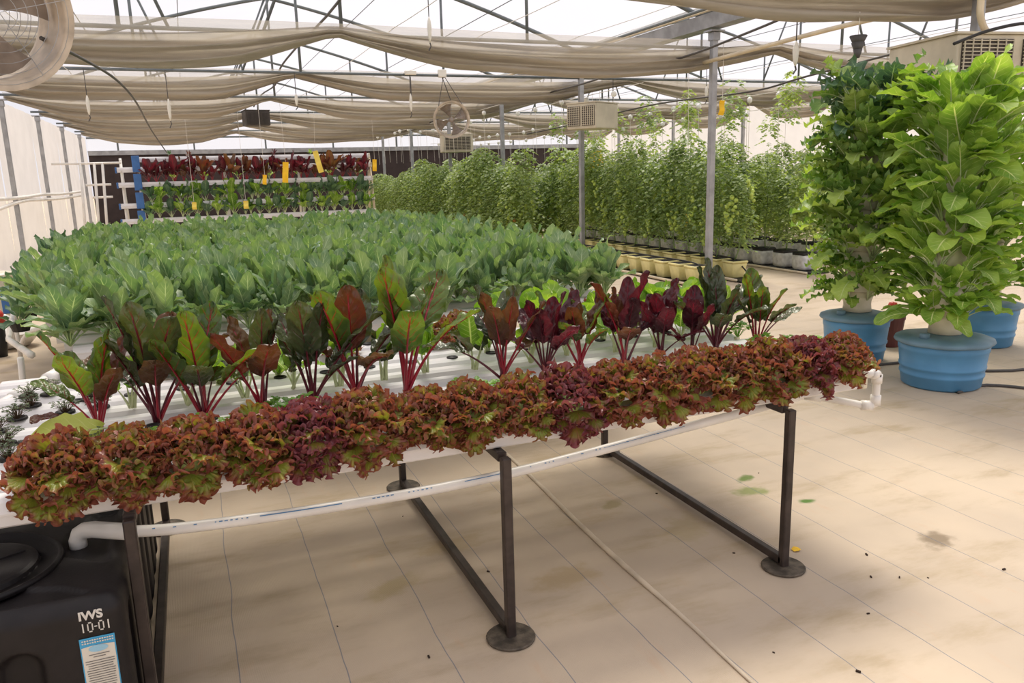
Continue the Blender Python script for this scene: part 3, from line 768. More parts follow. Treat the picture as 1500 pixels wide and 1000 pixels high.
# drain manifold at the right end
t = thing('drain_pipe', 'white pipe elbows looping from the channel end caps back under the front table', 'pipe', (2.62, 2.5, 0.7))
b = MB(); b.tube([(0, 0.0, 0.055), (0.055, 0, 0.055), (0.075, 0, 0.05), (0.08, 0, 0.03), (0.08, 0, -.06), (0.075, 0, -.085), (0.05, 0.01, -.095), (0.0, 0.06, -.085), (-0.22, 0.30, -.05), (-.5, 0.60, -.02)], 0.0165, 12); b.build('bent_pipe', 'pvc', t, smooth=True)
for p, q in (((0.045, 0, .056), (0.082, 0, .045)), ((0.08, 0, .05), (0.08, 0, .01)), ((0.08, 0, -.045), (0.08, 0, -.088)), ((0.07, 0.005, -.093), (0.03, 0.03, -.091)), ((-.08, .15, -.074), (-.13, .20, -.066))):
    b = MB(); b.tube([p, q], 0.022, 12); b.build('coupling', 'pvc', t, smooth=True)
b = MB(); b.tube([(-.1, .17, -.07), (-.1, .17, 0.0)], 0.02, 10); b.build('outlet_stub', 'pvc', t, smooth=True)

# return pipe to the tank
t = thing('return_pipe', 'long sagging white pipe under the front table running into the black tank', 'pipe', (0, 2.55, 0))
pp = [0, 0, 0, 0, (-0.1, 0.0, 0.580), (0.38, 0, 0.562), (0.98, 0, 0.570), (1.74, 0, 0.632), (2.07, 0, 0.660), (2.35, 0.02, 0.68)]
b = MB(); b.tube([(-0.30, 0.04, 0.588)] + pp[4:], 0.0185, 12, smooth_path=5); b.build('straight_pipe', 'pvc', t, smooth=True)
b = MB(); b.tube([(-.425, .10, .53), (-.425, .10, .562), (-.418, .098, .580), (-.40, .09, .592), (-.375, .08, .594), (-.28, .035, .587)], 0.026, 12); b.build('elbow', 'pvc', t, smooth=True)
def print_strip(x0, x1, w):
    b = MB(); P = []
    cen = catmull([Vector(p) for p in [(-0.30, 0.04, 0.588)] + pp[4:]], 8)
    for p in cen:
        if x0 <= p.x <= x1:
            P.append([(p.x, p.y - .0187 * math.cos(a), p.z + .0187 * math.sin(a)) for a in (0.75 - w, 0.75, 0.75 + w)])
    b.grid(P); return b
print_strip(0.10, 0.42, 0.10).build('printed_stripe', 'ink', t)
print_strip(0.75, 1.0, 0.08).build('printed_stripe', 'ink', t)
print_strip(1.3, 1.75, 0.05).build('printed_stripe', 'ink', t)
b = MB()
rr = random.Random(5)
x = -0.2
while x < 1.7:
    if not (0.08 < x < 0.45 or .72 < x < 1.02):
        cen = [p for p in catmull([Vector(p) for p in [(-0.30, 0.04, 0.588)] + pp[4:]], 8)]
        z = np.interp(x, [p.x for p in cen], [p.z for p in cen]); yv = np.interp(x, [p.x for p in cen], [p.y for p in cen])
        b.box((x, yv - .0143, z + .0128), (0.004 + rr.random() * .007, 0.001, 0.0032), (math.radians(-42), 0, 0))
    x += 0.016 if rr.random() < .7 else .06
b = b.build('printed_text', 'ink', t); b['kind'] = 'stuff'

# ---- black nutrient tanks
def sm(x, a, b): 
    t = np.clip((x - a) / (b - a), 0, 1); return t * t * (3 - 2 * t)
def rounded_box(hx, hy, hz, r, N, disp):
    b = MB(); g = np.linspace(-1, 1, N)
    for ax in range(3):
        for sg in (-1, 1):
            A, B = np.meshgrid(g, g, indexing='ij')
            Cc = np.full_like(A, sg)
            p = [None] * 3; p[ax] = Cc; p[(ax + 1) % 3] = A; p[(ax + 2) % 3] = B
            P = np.stack([p[0] * hx, p[1] * hy, p[2] * hz], -1)
            # stretch samples so the corners are resolved
            I = np.stack([np.clip(P[..., 0], -hx + r, hx - r), np.clip(P[..., 1], -hy + r, hy - r), np.clip(P[..., 2], -hz + r, hz - r)], -1)
            n = P - I; ln = np.linalg.norm(n, axis=-1, keepdims=True); n = n / np.maximum(ln, 1e-6)
            Q = I + n * r
            Q = Q + n * disp(Q, n)[..., None]
            V = Q.reshape(-1, 3); F = []
            for i in range(N - 1):
                for j in range(N - 1):
                    f = (i * N + j, (i + 1) * N + j, (i + 1) * N + j + 1, i * N + j + 1)
                    F.append(f if sg > 0 else f[::-1])
            b.add(V, F)
    return b
def poly_sd(x, y, pts):
    d = np.full(x.shape, -9.0)
    n = len(pts)
    for i in range(n):
        ax, ay = pts[i]; bx_, by_ = pts[(i + 1) % n]
        ex, ey = bx_ - ax, by_ - ay; L = math.hypot(ex, ey)
        d = np.maximum(d, ((x - ax) * ey - (y - ay) * ex) / L)      # ccw: inside negative
    return d
TX = (-1.32, -0.276); TY = (2.235, 2.93)
def tank(x0, x1, y0, y1, ztop, label, front=True):
    hx, hy, hz = (x1 - x0) / 2, (y1 - y0) / 2, ztop / 2
    cx, cy = (x0 + x1) / 2, (y0 + y1) / 2
    t = thing('nutrient_tank', label, 'tank', (cx, cy, 0))
    lx = -0.70 - cx if front else 0.1
    def disp(Q, n):
        x, y, z = Q[..., 0], Q[..., 1], Q[..., 2]
        d = np.zeros(x.shape)
        topm = sm(n[..., 2], .8, .95)
        fr = sm(-n[..., 1], .8, .95); rt = sm(n[..., 0], .8, .95)
        # top: corner panel round the pipe, front trapezoid panel, ring groove of the lid
        p1 = poly_sd(x, y, [(hx - .20, -.01), (hx - .05, -.12), (hx - .05, hy - .05), (hx - .12, hy - .04), (hx - .185, .14)])
        d -= topm * .014 * sm(-p1, 0.0, .012)
        p2 = poly_sd(x, y, [(-hx + .1, -hy + .05), (hx - .06, -hy + .05), (hx - .16, -hy + .13), (hx - .28, -hy + .17), (-hx + .1, -hy + .14)])
        d -= topm * .012 * sm(-p2, 0.0, .012)
        rl = np.hypot(x - lx, (y + .02))
        d -= topm * .016 * sm(rl, .235, .225) * sm(rl, .18, .19)
        # front and side: tall capsule grooves
        for gx in (hx - .26, hx - .60, hx - .92):
            q = np.hypot(x - gx, np.maximum(z - (hz - .17), 0))
            d -= fr * .035 * sm(q, .062, .035)
        for gy in (-.2, 0.02, .22):
            q = np.hypot(y - gy, np.maximum(z - (hz - .14), 0))
            d -= rt * .025 * sm(q, .055, .03)
        return d
    rounded_box(hx, hy, hz, 0.05, 90, disp).build('body', 'black_plastic', t, (0, 0, hz), smooth=True)
    b = MB(); b.lathe([(0.0, 0.012), (.165, .012), (.178, .008), (.182, -0.004)], 40, (lx, -.02, ztop)); b.build('lid', 'black_plastic', t, smooth=False)
    b = MB(); b.lathe([(.228, -.01), (.232, .012), (.243, .014), (.247, -.004)], 44, (lx, -.02, ztop)); b.build('lid_rim', 'black_plastic', t, smooth=True)
    b = MB()
    for a in (0.5, 2.07): b.box((lx, -.02, ztop + .013), (0.30, 0.02, 0.006), (0, 0, a))
    b.build('lid_rib', 'black_plastic', t)
    return t, cx, cy, hz
tk, tcx, tcy, thz = tank(TX[0], TX[1], TY[0], TY[1], 0.552, 'black moulded tank with white stencilled letters and a blue edged label')
tank(TX[0], TX[1] - 0.005, 3.02, 3.70, 0.56, 'second black moulded tank standing behind the stencilled one', False)
def textm(s, size, m, parent, loc, rot, name, sx=1.0, bold=0.0):
    cu = bpy.data.curves.new(name, 'FONT'); cu.body = s; cu.size = size; cu.extrude = 0.0006; cu.offset = bold
    o = bpy.data.objects.new(name, cu); C.objects.link(o)
    dg = bpy.context.evaluated_depsgraph_get(); dg.update()
    me = bpy.data.meshes.new_from_object(o.evaluated_get(dg))
    bpy.data.objects.remove(o)
    me.materials.clear(); me.materials.append(M[m])
    q = link(name, me, parent, loc, rot); q.scale = (sx, 1, 1)
    return q
yf = TY[0] - tcy - .0015
rx = (PI / 2, math.radians(0), 0)
textm('IWS', 0.034, 'stencil', tk, (-0.386 - tcx, yf, 0.501), rx, 'stencil_letters', 1.0, 0.0012)
# 10-01 in segment strokes
b = MB(); ox, oz, h, w = -0.378 - tcx, .464, .026, .011
def seg(x, z, ww, hh): b.box((x, yf, z), (ww, .001, hh))
seg(ox, oz + h / 2, .0032, h)
def zero(x):
    seg(x, oz + h * .5, .003, h * .75); seg(x + w, oz + h * .5, .003, h * .75); seg(x + w / 2, oz + h, w * .7, .003); seg(x + w / 2, oz, w * .7, .003)
zero(ox + .012); seg(ox + .031, oz + h / 2, .007, .003); zero(ox + .039); seg(ox + .062, oz + h / 2, .0032, h)
b.build('stencil_numerals', 'stencil', tk)
# label sheet (wavy paper), blue header, grey lines
lab = bpy.data.objects.new('label_sheet', None)
def lab_sheet(x0, x1, z0, z1, dy, m, name, par, notch=0):
    b = MB(); P = []
    for i in range(9):
        z = z0 + (z1 - z0) * i / 8
        P.append([(x0 + (x1 - x0) * j / 8, yf - dy - .0015 * math.sin(j * .8 + i) * .3, z + notch * math.sin(PI * j / 8)) for j in range(9)])
    b.grid(P); return b.build(name, m, par, smooth=True)
lx0, lx1 = -0.392 - tcx, -0.305 - tcx
ls = lab_sheet(lx0, lx1, .235, .447, .0012, 'label_blue', 'label_sheet', tk)
lab_sheet(lx0 + .003, lx1 - .003, .235, .420, .0020, 'paper', 'label_paper', ls, 0.003)
b = MB(); b.lathe([(0, 0), (.024, 0)], 18); b.v = [(v[0] - .348 - tcx, yf - .003, v[1] * .42 + .413) for v in b.v]; b.build('label_emblem', 'label_pale', ls)
b = MB(); rr = random.Random(2)
for k in range(20):
    z = .396 - k * .0072 - (0.004 if k > 1 else 0)
    wd = (.050 if k == 0 else .03 if k == 1 else .06 + rr.random() * .012)
    b.box((-.348 - tcx, yf - .0034, z), (wd, .0004, .0018))
bb = b.build('label_small_print', 'ink_dark', ls); bb['kind'] = 'stuff'
b = MB()
for k, z in enumerate((.440, .4325)):
    for j in range(13): b.box((-.384 - tcx + j * .0061, yf - .0034, z), (.0042, .0004, .004 if j % 3 else .003))
bb = b.build('label_header_print', 'paper', ls); bb['kind'] = 'stuff'
b = MB()
for k in range(5): b.sphere((-.60 - tcx + k * .006, 2.28 - tcy + .01 * (k % 2), .556), .006, 0, 5, 3, .5)
tag(b.build('dry_crumbs', simple('dry_brown_crumbs', lin(110, 66, 40), .9)), 'small brown clump of dry leaf crumbs on the tank', 'debris').location = (tcx, tcy, 0)

# inlet manifold at the far left end
t = thing('inlet_pipe', 'white pipe with end cap sticking up behind the far left channel ends', 'pipe', (-.64, 4.05, .80))
b = MB(); b.tube([(0, 0, 0), (-.30, -.52, -.075)], .021, 12); b.build('pipe_run', 'pvc', t, smooth=True)
b = MB(); b.tube([(.006, .01, .002), (-.03, -.052, -.0075)], .027, 12); b.build('end_cap', 'pvc', t, smooth=True)
b = MB(); b.tube([(-.10, -.17, -.025), (-.135, -.234, -.034)], .027, 12); b.tube([(-.118, -.2, -.03), (-.118, -.2, -.1)], .02, 10); b.build('tee_fitting', 'pvc', t, smooth=True)
b = MB(); b.tube([(-.118, -.2, -.1), (-.10, -.22, -.12), (-.07, -.25, -.11)], .008, 6); b.build('feed_tube', 'black_soft', t, smooth=True)

# ================================================================ FRONT TABLE PLANTS
rnd = random.Random(11)
# --- curly red lettuce
LOL = {}
for kind, mat_ in (('a', 'lollo'), ('b', 'lollo_dark')):
    LOL[kind] = {'in': [], 'mid': []}
    for i in range(4):
        LOL[kind]['in'].append(leaf(L=.074, W=.058, pet=.10, th0=-.1, th1=.7, p=1.3, fan=(1.4, 27 + i, .0095), nu=88, nv=9, seed=i, stalk=False).mesh('leaf', mat_))
        LOL[kind]['mid'].append(leaf(L=.082, W=.062, pet=.10, th0=-.2, th1=.9, p=1.2, fan=(1.45, 30 + i, .0105), nu=94, nv=9, seed=10 + i, stalk=False).mesh('leaf', mat_))
def lettuce(x, y, z, label, group, kind, sc, r, hang=False, small=False):
    t = thing('curly_lettuce', label, 'lettuce', (x, y, z), 0, group)
    S = LOL[kind]['in'] + LOL[kind]['mid']
    n = 30 if small else 92
    b = MB(); b.lathe([(.0, .0), (.03, .0), (.05, .03), (.04, .06), (0, .075)], 10); b.build('heart', 'pak', t, smooth=True)
    for i in range(n):
        u = (i + .5) / n
        el = math.asin(1 - u * (1.25 if small else 1.50)) + r.uniform(-.15, .15)
        az = i * 2.39996 + r.uniform(-.2, .2)
        f = max(0.0, -math.sin(az))
        if el < .1 and f < .25 and not small: el = r.uniform(.1, .5)
        if el < 0 and hang: el -= .22 * f
        rx_ = .055 + (.03 * f if el < .3 else 0) + (.022 * f * r.random() if (el < -.2 and hang) else 0)
        d = Vector((math.cos(az) * math.cos(el) * 1.0, math.sin(az) * math.cos(el) * (.85 if f == 0 else 1.0), math.sin(el) * .95))
        loc = d * rx_ * r.uniform(.8, 1.15) * sc + Vector((0, 0, .055 * sc))
        place('leaf', r.choice(S), t, az + r.uniform(-.4, .4), PI / 2 - el + r.uniform(-.35, .35), sc * r.uniform(.8, 1.2), loc, r.uniform(-.8, .8))
    return t
NL = 17
for i in range(NL):
    x = -0.425 + i * (2.915 / (NL - 1)) + rnd.uniform(-.02, .02)
    dark = i in (4, 9, 15)
    ex = {0: 'leftmost, spilling over the black tank', 8: 'directly above the middle table leg', 15: 'purplest of all, second from the right end', 16: 'rightmost, beside the end cap', 4: 'with dusky purple fringes'}.get(i, None)
    lab = 'frilly red brown lettuce in the front channel, %s' % (ex or '%s from the left end' % ORD[i])
    lettuce(x, 2.515 + rnd.uniform(-.012, .008), ZT, lab, 'curly lettuces along the front edge', 'b' if dark else 'a', rnd.uniform(.94, 1.08) * (.94 if i < 3 else 1), random.Random(100 + i), hang=(i not in (6, 16)))
# back row lettuces
for i, (x, y) in enumerate([(.30, 3.95), (.62, 3.9), (1.12, 3.9), (1.28, 3.98), (1.95, 4.02), (2.15, 4.05), (2.33, 4.08), (2.52, 4.08), (.02, 3.75), (2.60, 3.92), (-.12, 3.9)]):
    lettuce(x, min(y, 4.07), ZT, 'small red oak lettuce in the far rows of the front table, %s from the left' % ORD[sorted([.30, .62, 1.12, 1.28, 1.95, 2.15, 2.33, 2.52, .02, 2.60, -.12]).index(x)],
            'red lettuces at the back of the front table', 'a', .9, random.Random(300 + i), small=True)

# --- chard
CH = {}
def chard_set(key, mat_, stalk_m):
    out = []
    for i in range(6):
        L = .36; th0 = [.02, .08, .15, .3, .05, .45][i]; th1 = [.25, .45, .7, 1.1, .35, 1.4][i]; pet = [.42, .45, .42, .48, .38, .5][i]
        W = [.10, .11, .095, .105, .08, .11][i]
        bl = leaf(L=L, W=W, pet=pet, th0=th0, th1=th1, p=1.6, cup=.10, wave=.007, wn=2.2, crk=.0052, shape='chard', nu=12, nv=36, seed=50 + i, stalk=False)
        st = stalk_of(L, pet, th0, th1, 1.6, .0062)
        out.append((bl.mesh('leaf', mat_), st.mesh('stalk', stalk_m)))
    CH[key] = out
chard_set('g', 'chard_green', 'chard_stalk'); chard_set('d', 'chard_dark', 'chard_stalk_dark'); chard_set('z', 'chard_bronze', 'chard_stalk'); chard_set('p', 'chard_purple', 'chard_stalk_dark')
def chard(x, y, sc, keys, nl, label, seed, group='chards in the front table row'):
    r = random.Random(seed)
    t = thing('chard_plant', label, 'chard', (x, y, ZT), 0, group)
    a0 = r.random() * 6
    for i in range(nl):
        k = r.choice(keys)
        v = [0, 1, 4, 2, 1, 0, 3, 2, 3, 5][i % 10]
        bl, st = CH[k][v]
        az = a0 + i * 2.4 + r.uniform(-.3, .3); s_ = sc * r.uniform(.82, 1.12) * (.85 if v in (3, 5) else 1)
        o = place('leaf', bl, t, az, r.uniform(.02, .50) * (.4 if i < 3 else 1), s_, (r.uniform(-.008, .008), r.uniform(-.008, .008), 0))
        link('stalk', st, o)
    return t
CHL = [(-.37, .95, 'gggz', 8, 'chard with crimson stalks and green leaves, leftmost, beside the pale fallen leaf'),
       (-.185, 1.12, 'ddz', 8, 'tall dark puckered chard, second from the left'),
       (-.02, 1.0, 'ggd', 8, 'chard with a fan of narrow green leaves and red stalks, third from the left'),
       (.19, .95, 'zzd', 6, 'bronze leaved chard, fourth from the left'),
       (.38, 1.08, 'gdd', 7, 'dark green chard with pale puckered top leaf, fifth from the left'),
       (.55, 1.15, 'zgd', 7, 'chard with broad brownish green leaves, just left of the tallest leaf'),
       (.752, 1.28, 'ggg', 6, 'chard with the tallest bright green leaf on a scarlet stalk'),
       (1.185, 1.02, 'zzd', 8, 'chard with one copper red leaf leaning left, mid row'),
       (1.37, .92, 'pp', 6, 'deep purple beet plant, leftmost of the purple ones'),
       (1.56, .92, 'zg', 7, 'chard with scarlet stalks splayed wide in a v, between purple plants'),
       (1.77, 1.0, 'ppz', 6, 'purple plant with one glossy upright spear leaf'),
       (1.98, .85, 'pp', 6, 'squat dark purple beet plant, right of the spear leaf one'),
       (2.13, .75, 'pp', 5, 'small purple beet plant, rightmost of the purple ones'),
       (2.29, 1.0, 'dd', 9, 'dark green glossy chard, tall and dense, second from the right end'),
       (2.50, .88, 'ddg', 7, 'dark green chard leaning right, last in the row')]
for i, (x, sc, keys, nl, lab) in enumerate(CHL):
    chard(x, 3.06 + (.03 if i % 2 else 0), sc * 1.12, keys, nl + 2, lab, 700 + i)

# --- pale stalked greens in the next rows
PK_ = []
for i in range(5):
    PK_.append(leaf(L=.26, W=.125, pet=.42, th0=[.02, .1, .2, .3, .05][i], th1=[.2, .5, .9, 1.3, .35][i], p=1.6, cup=.14, wave=.008, wn=2.5, shape='spat', nu=6, nv=12, seed=80 + i, pr=.0085, rib=False).mesh('leaf', ['pak', 'pak_stalk']))
LR = [leaf(L=.20, W=.10, pet=.06, th0=[.05, .3, .6][i], th1=[.5, 1.0, 1.5][i], p=1.4, cup=.15, wave=.014, wn=4, shape='spat', nu=6, nv=10, seed=90 + i, pr=.004).mesh('leaf', ['pak', 'pak_stalk']) for i in range(3)]
CD2 = [leaf(L=.24, W=.11, pet=.40, th0=[.05, .2][i], th1=[.4, .9][i], p=1.6, cup=.1, wave=.01, wn=3, crk=.004, shape='chard', nu=8, nv=12, seed=95 + i, pr=.007, rib=False).mesh('leaf', ['chard_dark', 'pak_stalk']) for i in range(2)]
def greens(x, y, sc, n, label, group, seed, lib, cat='leafy green', name='leafy_green'):
    r = random.Random(seed); t = thing(name, label, cat, (x, y, ZT), 0, group)
    for i in range(n):
        place('leaf', r.choice(lib), t, i * 2.4 + r.random(), r.uniform(0, .22), sc * r.uniform(.8, 1.1), (r.uniform(-.01, .01), r.uniform(-.01, .01), 0))
    return t
xs2 = [-.28, -.08, .14, .335, .52, .712, .913, 1.128, 1.41, 1.62, 1.86, 2.08, 2.27, 2.44]
for i, x in enumerate(xs2):
    greens(x, 3.30 + (.05 if i % 3 == 0 else 0), [.85, 1.0, .95][i % 3], 6, 'green plant with pale thick stalks just behind the red stalked row, %s from the left' % ORD[i], 'pale stalked greens behind the chards', 900 + i, PK_ + (CD2 if i % 2 else []))
xs3 = [.05, .30, .55, 1.30, 1.55, 1.75, 1.93, 2.12, 2.30, 2.47, 2.55]
for i, x in enumerate(xs3):
    greens(x, 3.56 + .04 * (i % 2), 1.2 if x > 1.2 else .8, 8, 'bright green rosette of broad leaves in a middle row, %s from the left' % ORD[i], 'bright green rosettes', 950 + i, PK_[1:] + LR)

# --- herbs: parsley tufts between the rows, thyme at the left
def tuft(n, R, H, lf, seed, lobes=3):
    r = random.Random(seed); b = MB()
    for i in range(n):
        az = r.random() * 6.28; q = r.random() ** .6
        tip = Vector((math.cos(az) * R * q, math.sin(az) * R * q, H * (.45 + .6 * r.random() * (1.1 - q * .6))))
        b.tube([(tip.x * .1, tip.y * .1, 0), (tip.x * .55, tip.y * .55, tip.z * .7), tip], [.0014, .0011, .0008], 4, 1, cap=False)
        for k in range(lobes):
            a2 = az + (k - (lobes - 1) / 2) * 1.1 + r.uniform(-.3, .3)
            d = Vector((math.cos(a2), math.sin(a2), r.uniform(-.3, .4))).normalized(); s_ = d.cross(Vector((0, 0, 1))).normalized(); L = lf * r.uniform(.7, 1.2); up = Vector((0, 0, L * .12))
            b.add([tip, tip + d * L * .35 + s_ * L * .42 + up, tip + d * L * .6 + s_ * L * .2, tip + d * L * .85 + s_ * L * .25, tip + d * L, tip + d * L * .85 - s_ * L * .25, tip + d * L * .6 - s_ * L * .2, tip + d * L * .35 - s_ * L * .42 + up, tip + d * L * .5 - up],
                  [(0, 1, 2, 8), (8, 2, 3, 4), (8, 4, 5, 6), (0, 8, 6, 7)], 0, [(.3, .2)] * 9)
    return b
PAR = [tuft(26, .075, .075, .030, s).mesh('foliage', ['parsley', 'parsley']) for s in range(4)]
THY = [tuft(46, .07, .085, .011, 20 + s, 5).mesh('foliage', ['thyme', 'thyme_stem']) for s in range(4)]
for i, (x, y, s_) in enumerate([(-.40, 2.73, .8), (-.25, 2.73, .9), (0.0, 2.75, 1.0), (.18, 2.75, .9), (.30, 2.75, 1.2), (.52, 2.75, .9), (.78, 2.75, .7), (.94, 2.75, 1.1), (1.12, 2.75, 1.0), (1.36, 2.75, .7), (1.65, 2.75, .8), (1.95, 2.75, .8), (2.2, 2.76, 1.0), (2.38, 2.76, 1.2), (2.55, 2.76, 1.1), (2.46, 2.9, 1.0), (2.58, 3.3, .8), (.25, 2.9, .9)]):
    t = thing('parsley_tuft', 'light green parsley tuft between front lettuces and chards, %s from the left' % ORD[i], 'herb', (x, y, ZT), i * 1.3, 'parsley tufts')
    link('foliage', PAR[i % 4], t, sc=s_ * 1.25)
for i, (x, y, s_) in enumerate([(-.49, 2.56, .75), (-.43, 2.71, 1.0), (-.36, 2.88, 1.0), (-.62, 2.88, 1.0), (-.66, 3.05, 1.1), (-.72, 3.22, 1.1), (-.52, 3.39, .95), (-.66, 3.56, 1.0), (-.40, 3.40, 1.0), (-.62, 3.73, 1.1), (-.70, 3.74, .9), (-.55, 4.07, 1.1), (-.30, 3.9, .9), (-.68, 3.38, 1.0), (-.45, 3.56, .9)]):
    t = thing('thyme_plant', 'small grey green thyme tuft at the left end of the channels, %s from the front' % ORD[i], 'herb', (x, y, ZT), i * 1.7, 'thyme tufts at the left end')
    link('foliage', THY[i % 4], t, sc=s_ * .78)
    link('net_cup', CUP, t, (0, 0, 0.002), sc=1.3)
t = thing('fallen_leaf', 'single large pale yellow green leaf lying on the left channels', 'leaf', (-.32, 2.93, ZT + .05))
b = leaf(L=.26, W=.14, pet=.12, th0=1.3, th1=1.75, p=1.0, cup=.1, wave=.012, wn=4, lobe=.12, ln=5, shape='oval', nu=8, nv=14, seed=7, pr=.004)
o = b.build('blade', ['pale_leaf', 'pak_stalk'], t, smooth=True); o.rotation_euler = (Matrix.Rotation(math.radians(200), 3, 'Z') @ Matrix.Rotation(-.95, 3, 'X')).to_euler()

# ================================================================ COLLARD TABLE
t2 = thing('growing_table', 'steel frame table hidden under the mass of blue green collards', 'table', (0, 0, 0))
KY = [4.88 + .30 * i for i in range(20)]
for x in (-.7, .4, 1.5, 2.6):
    for y in (4.97, 6.7, 8.8, 10.6):
        b = MB(); b.bbox((x, y, .345), (.034, .034, .69), .004, 1); b.build('leg', 'dark_steel', t2)
    b = MB(); b.bbox((x, 7.8, .683), (.04, 5.9, .034), .004, 1); b.build('cross_bar', 'dark_steel', t2)
for i, y in enumerate(KY):
    t = thing('growing_channel', 'white growing channel under the collards, %s row from the front' % ORD[i], 'growing channel', (0, y, .702), 0, 'collard table channels')
    channel_mesh([-.60, -.68, -.76, -.82, -.9][i] - .06 if i < 5 else -1.0, 2.80).build('trough', 'trough', t)
KL = []
for i in range(8):
    # upright inner leaves
    KL.append(leaf(L=[.44, .42, .46, .40, .43, .45, .38, .41][i], W=[.105, .135, .115, .12, .14, .10, .11, .125][i], pet=.28, th0=[.0, .05, .1, .02, .12, .06, .1, .0][i], th1=[.25, .4, .55, .3, .7, .45, .8, .35][i], p=2.0, cup=[.12, -.05, .15, .2, .1, -.08, .1, .18][i], wave=.014, wn=[2.2, 2.8, 2, 3, 2.4, 2.6, 2, 3][i], shape='spat', nu=6, nv=12, seed=400 + i, pr=.006, rib=True, lobe=.03, ln=4))
KO = []
for i in range(5):
    KO.append(leaf(L=[.38, .40, .36, .34, .42][i], W=.135, pet=.32, th0=[.35, .5, .6, .3, .7][i], th1=[1.3, 1.6, 1.9, 1.5, 1.7][i], p=1.4, cup=.14, wave=.014, wn=2.4, shape='spat', nu=6, nv=12, seed=420 + i, pr=.006))
KLm = [b.mesh('leaf', ['kale', 'kale_stem']) for b in KL]; KOm = [b.mesh('leaf', ['kale', 'kale_stem']) for b in KO]
KDm = [b.mesh('leaf', ['kale_dark', 'kale_stem']) for b in KL[:4] + KO]
def kale_plan(r, n_in=9, n_out=6):
    pl = []
    for i in range(n_in): pl.append((0, r.randrange(8), i * 2.4 + r.uniform(-.4, .4), r.uniform(-.06, .30), r.uniform(.70, 1.10)))
    for i in range(n_out): pl.append((1, r.randrange(5), i * 2 * PI / n_out + r.uniform(-.6, .6), r.uniform(-.2, .25), r.uniform(.75, 1.05)))
    return pl
KJ = []
for v in range(8):
    r = random.Random(500 + v); b = MB()
    for kind, idx, az, tl, sc in kale_plan(r, 9, 6): merge(b, (KL, KO)[kind][idx], rm(az, tl, sc))
    KJ.append(b.mesh('foliage', ['kale', 'kale_stem']))
rk = random.Random(77)
for i, y in enumerate(KY):
    x0 = [-.68, -.76, -.84, -.90, -.96][i] if i < 5 else -1.02; x1 = 2.66
    for j in range(15):
        x = x0 + (x1 - x0) * j / 14 + rk.uniform(-.03, .03)
        near = i < 5
        lab = 'blue green collard plant, %s from the left in the %s collard row from the front' % (ORD[j], ORD[i])
        if near and j == 14: lab = 'blue green collard plant at the right end of the %s collard row' % ORD[i]
        t = thing('collard_plant', lab, 'collard', (x + rk.uniform(-.03, .03), y + rk.uniform(-.05, .05), ZT), rk.random() * 6.28, 'collards in row %s' % ORD[i] if near else 'collards in the rear rows')
        h = (.90 if i == 0 else 1.0) * rk.uniform(.88, 1.08)
        if near:
            r = random.Random(i * 20 + j)
            for kind, idx, az, tl, sc in kale_plan(r, 10, 9 if i == 0 else 6): place('leaf', (KLm, KOm)[kind][idx], t, az, tl, sc * h, (0, 0, 0))
        else:
            link('foliage', KJ[(i * 7 + j * 3) % 8], t, sc=h)
# darker kale spilling over the left end
for i, (x, y, s_) in enumerate([(-1.17, 6.7, .8), (-1.24, 7.4, .9), (-1.27, 8.1, .95), (-1.25, 8.8, 1.05), (-1.22, 9.5, 1.05), (-1.12, 6.1, .7)]):
    t = thing('kale_plant', 'dark blue green kale at the left end of the collard table, %s from the front' % ORD[[1, 2, 3, 4, 5, 0][i]], 'kale', (x, y, ZT - .06), i, 'dark kale at the left edge')
    r = random.Random(800 + i)
    for k in range(11): place('leaf', KDm[r.randrange(9)], t, k * 2.4, r.uniform(-.05, .4), s_ * r.uniform(.85, 1.1))
    b = MB(); b.lathe([(.05, -.03), (.07, .03), (.06, .03), (.0, .02)], 12); b.build('pot', 'black_soft', t)

# left corner plumbing
t = thing('valve_box', 'small blue box on the pipe stand at the left edge', 'box', (-1.62, 8.6, 0))
b = MB(); b.bbox((0, 0, .58), (.15, .12, .20), .012); b.build('case', 'blue_panel', t)
b = MB(); b.box((0, 0, .69), (.17, .14, .02)); b.build('cover', 'blue_lid', t)
b = MB(); b.tube([(0, 0, .50), (0, 0, 0)], .02, 8); b.build('stand_pipe', 'pvc', t, smooth=True)
t = thing('floor_pump', 'red and black pump beside the white basin at the left edge', 'pump', (-1.86, 9.0, 0))
b = MB(); b.lathe([(.0, .30), (.07, .30), (.085, .34), (.085, .42), (.06, .46), (0, .47)], 14); b.build('red_cap', 'red', t, smooth=True)
b = MB(); b.lathe([(.06, 0), (.07, .1), (.07, .30), (.0, .31)], 14); b.build('body', 'black_soft', t, smooth=True)
b = MB(); b.tube([(.1, 0, .1), (.13, 0, .3), (.10, 0, .38), (.02, 0, .40)], .03, 10, smooth_path=3); b.build('outlet', 'pvc', t, smooth=True)
t = thing('white_basin', 'long low white basin on the ground at the left edge', 'basin', (-1.98, 9.5, 0))
b = MB(); b.lathe([(0, .015), (.20, .015), (.25, .10), (.28, .15), (.29, .16), (.27, .16), (.23, .08), (.18, .03), (0, .03)], 28, mod=lambda a, i: 1 + .5 * abs(math.cos(a)) ** 2); b.build('shell', 'pvc', t, smooth=True)
line('drain_pipe', [(-1.0, 5.3, .66), (-1.02, 5.35, .45), (-1.02, 5.35, .02)], .018, 'pvc', 'upright white pipe dropping from the collard table left end', 'pipe', 1)
line('drain_pipe', [(-.95, 5.35, .66), (-1.3, 6.6, .56), (-1.6, 8.5, .50)], .022, 'pvc', 'white pipe slanting from the collard table to the blue box', 'pipe', 1)
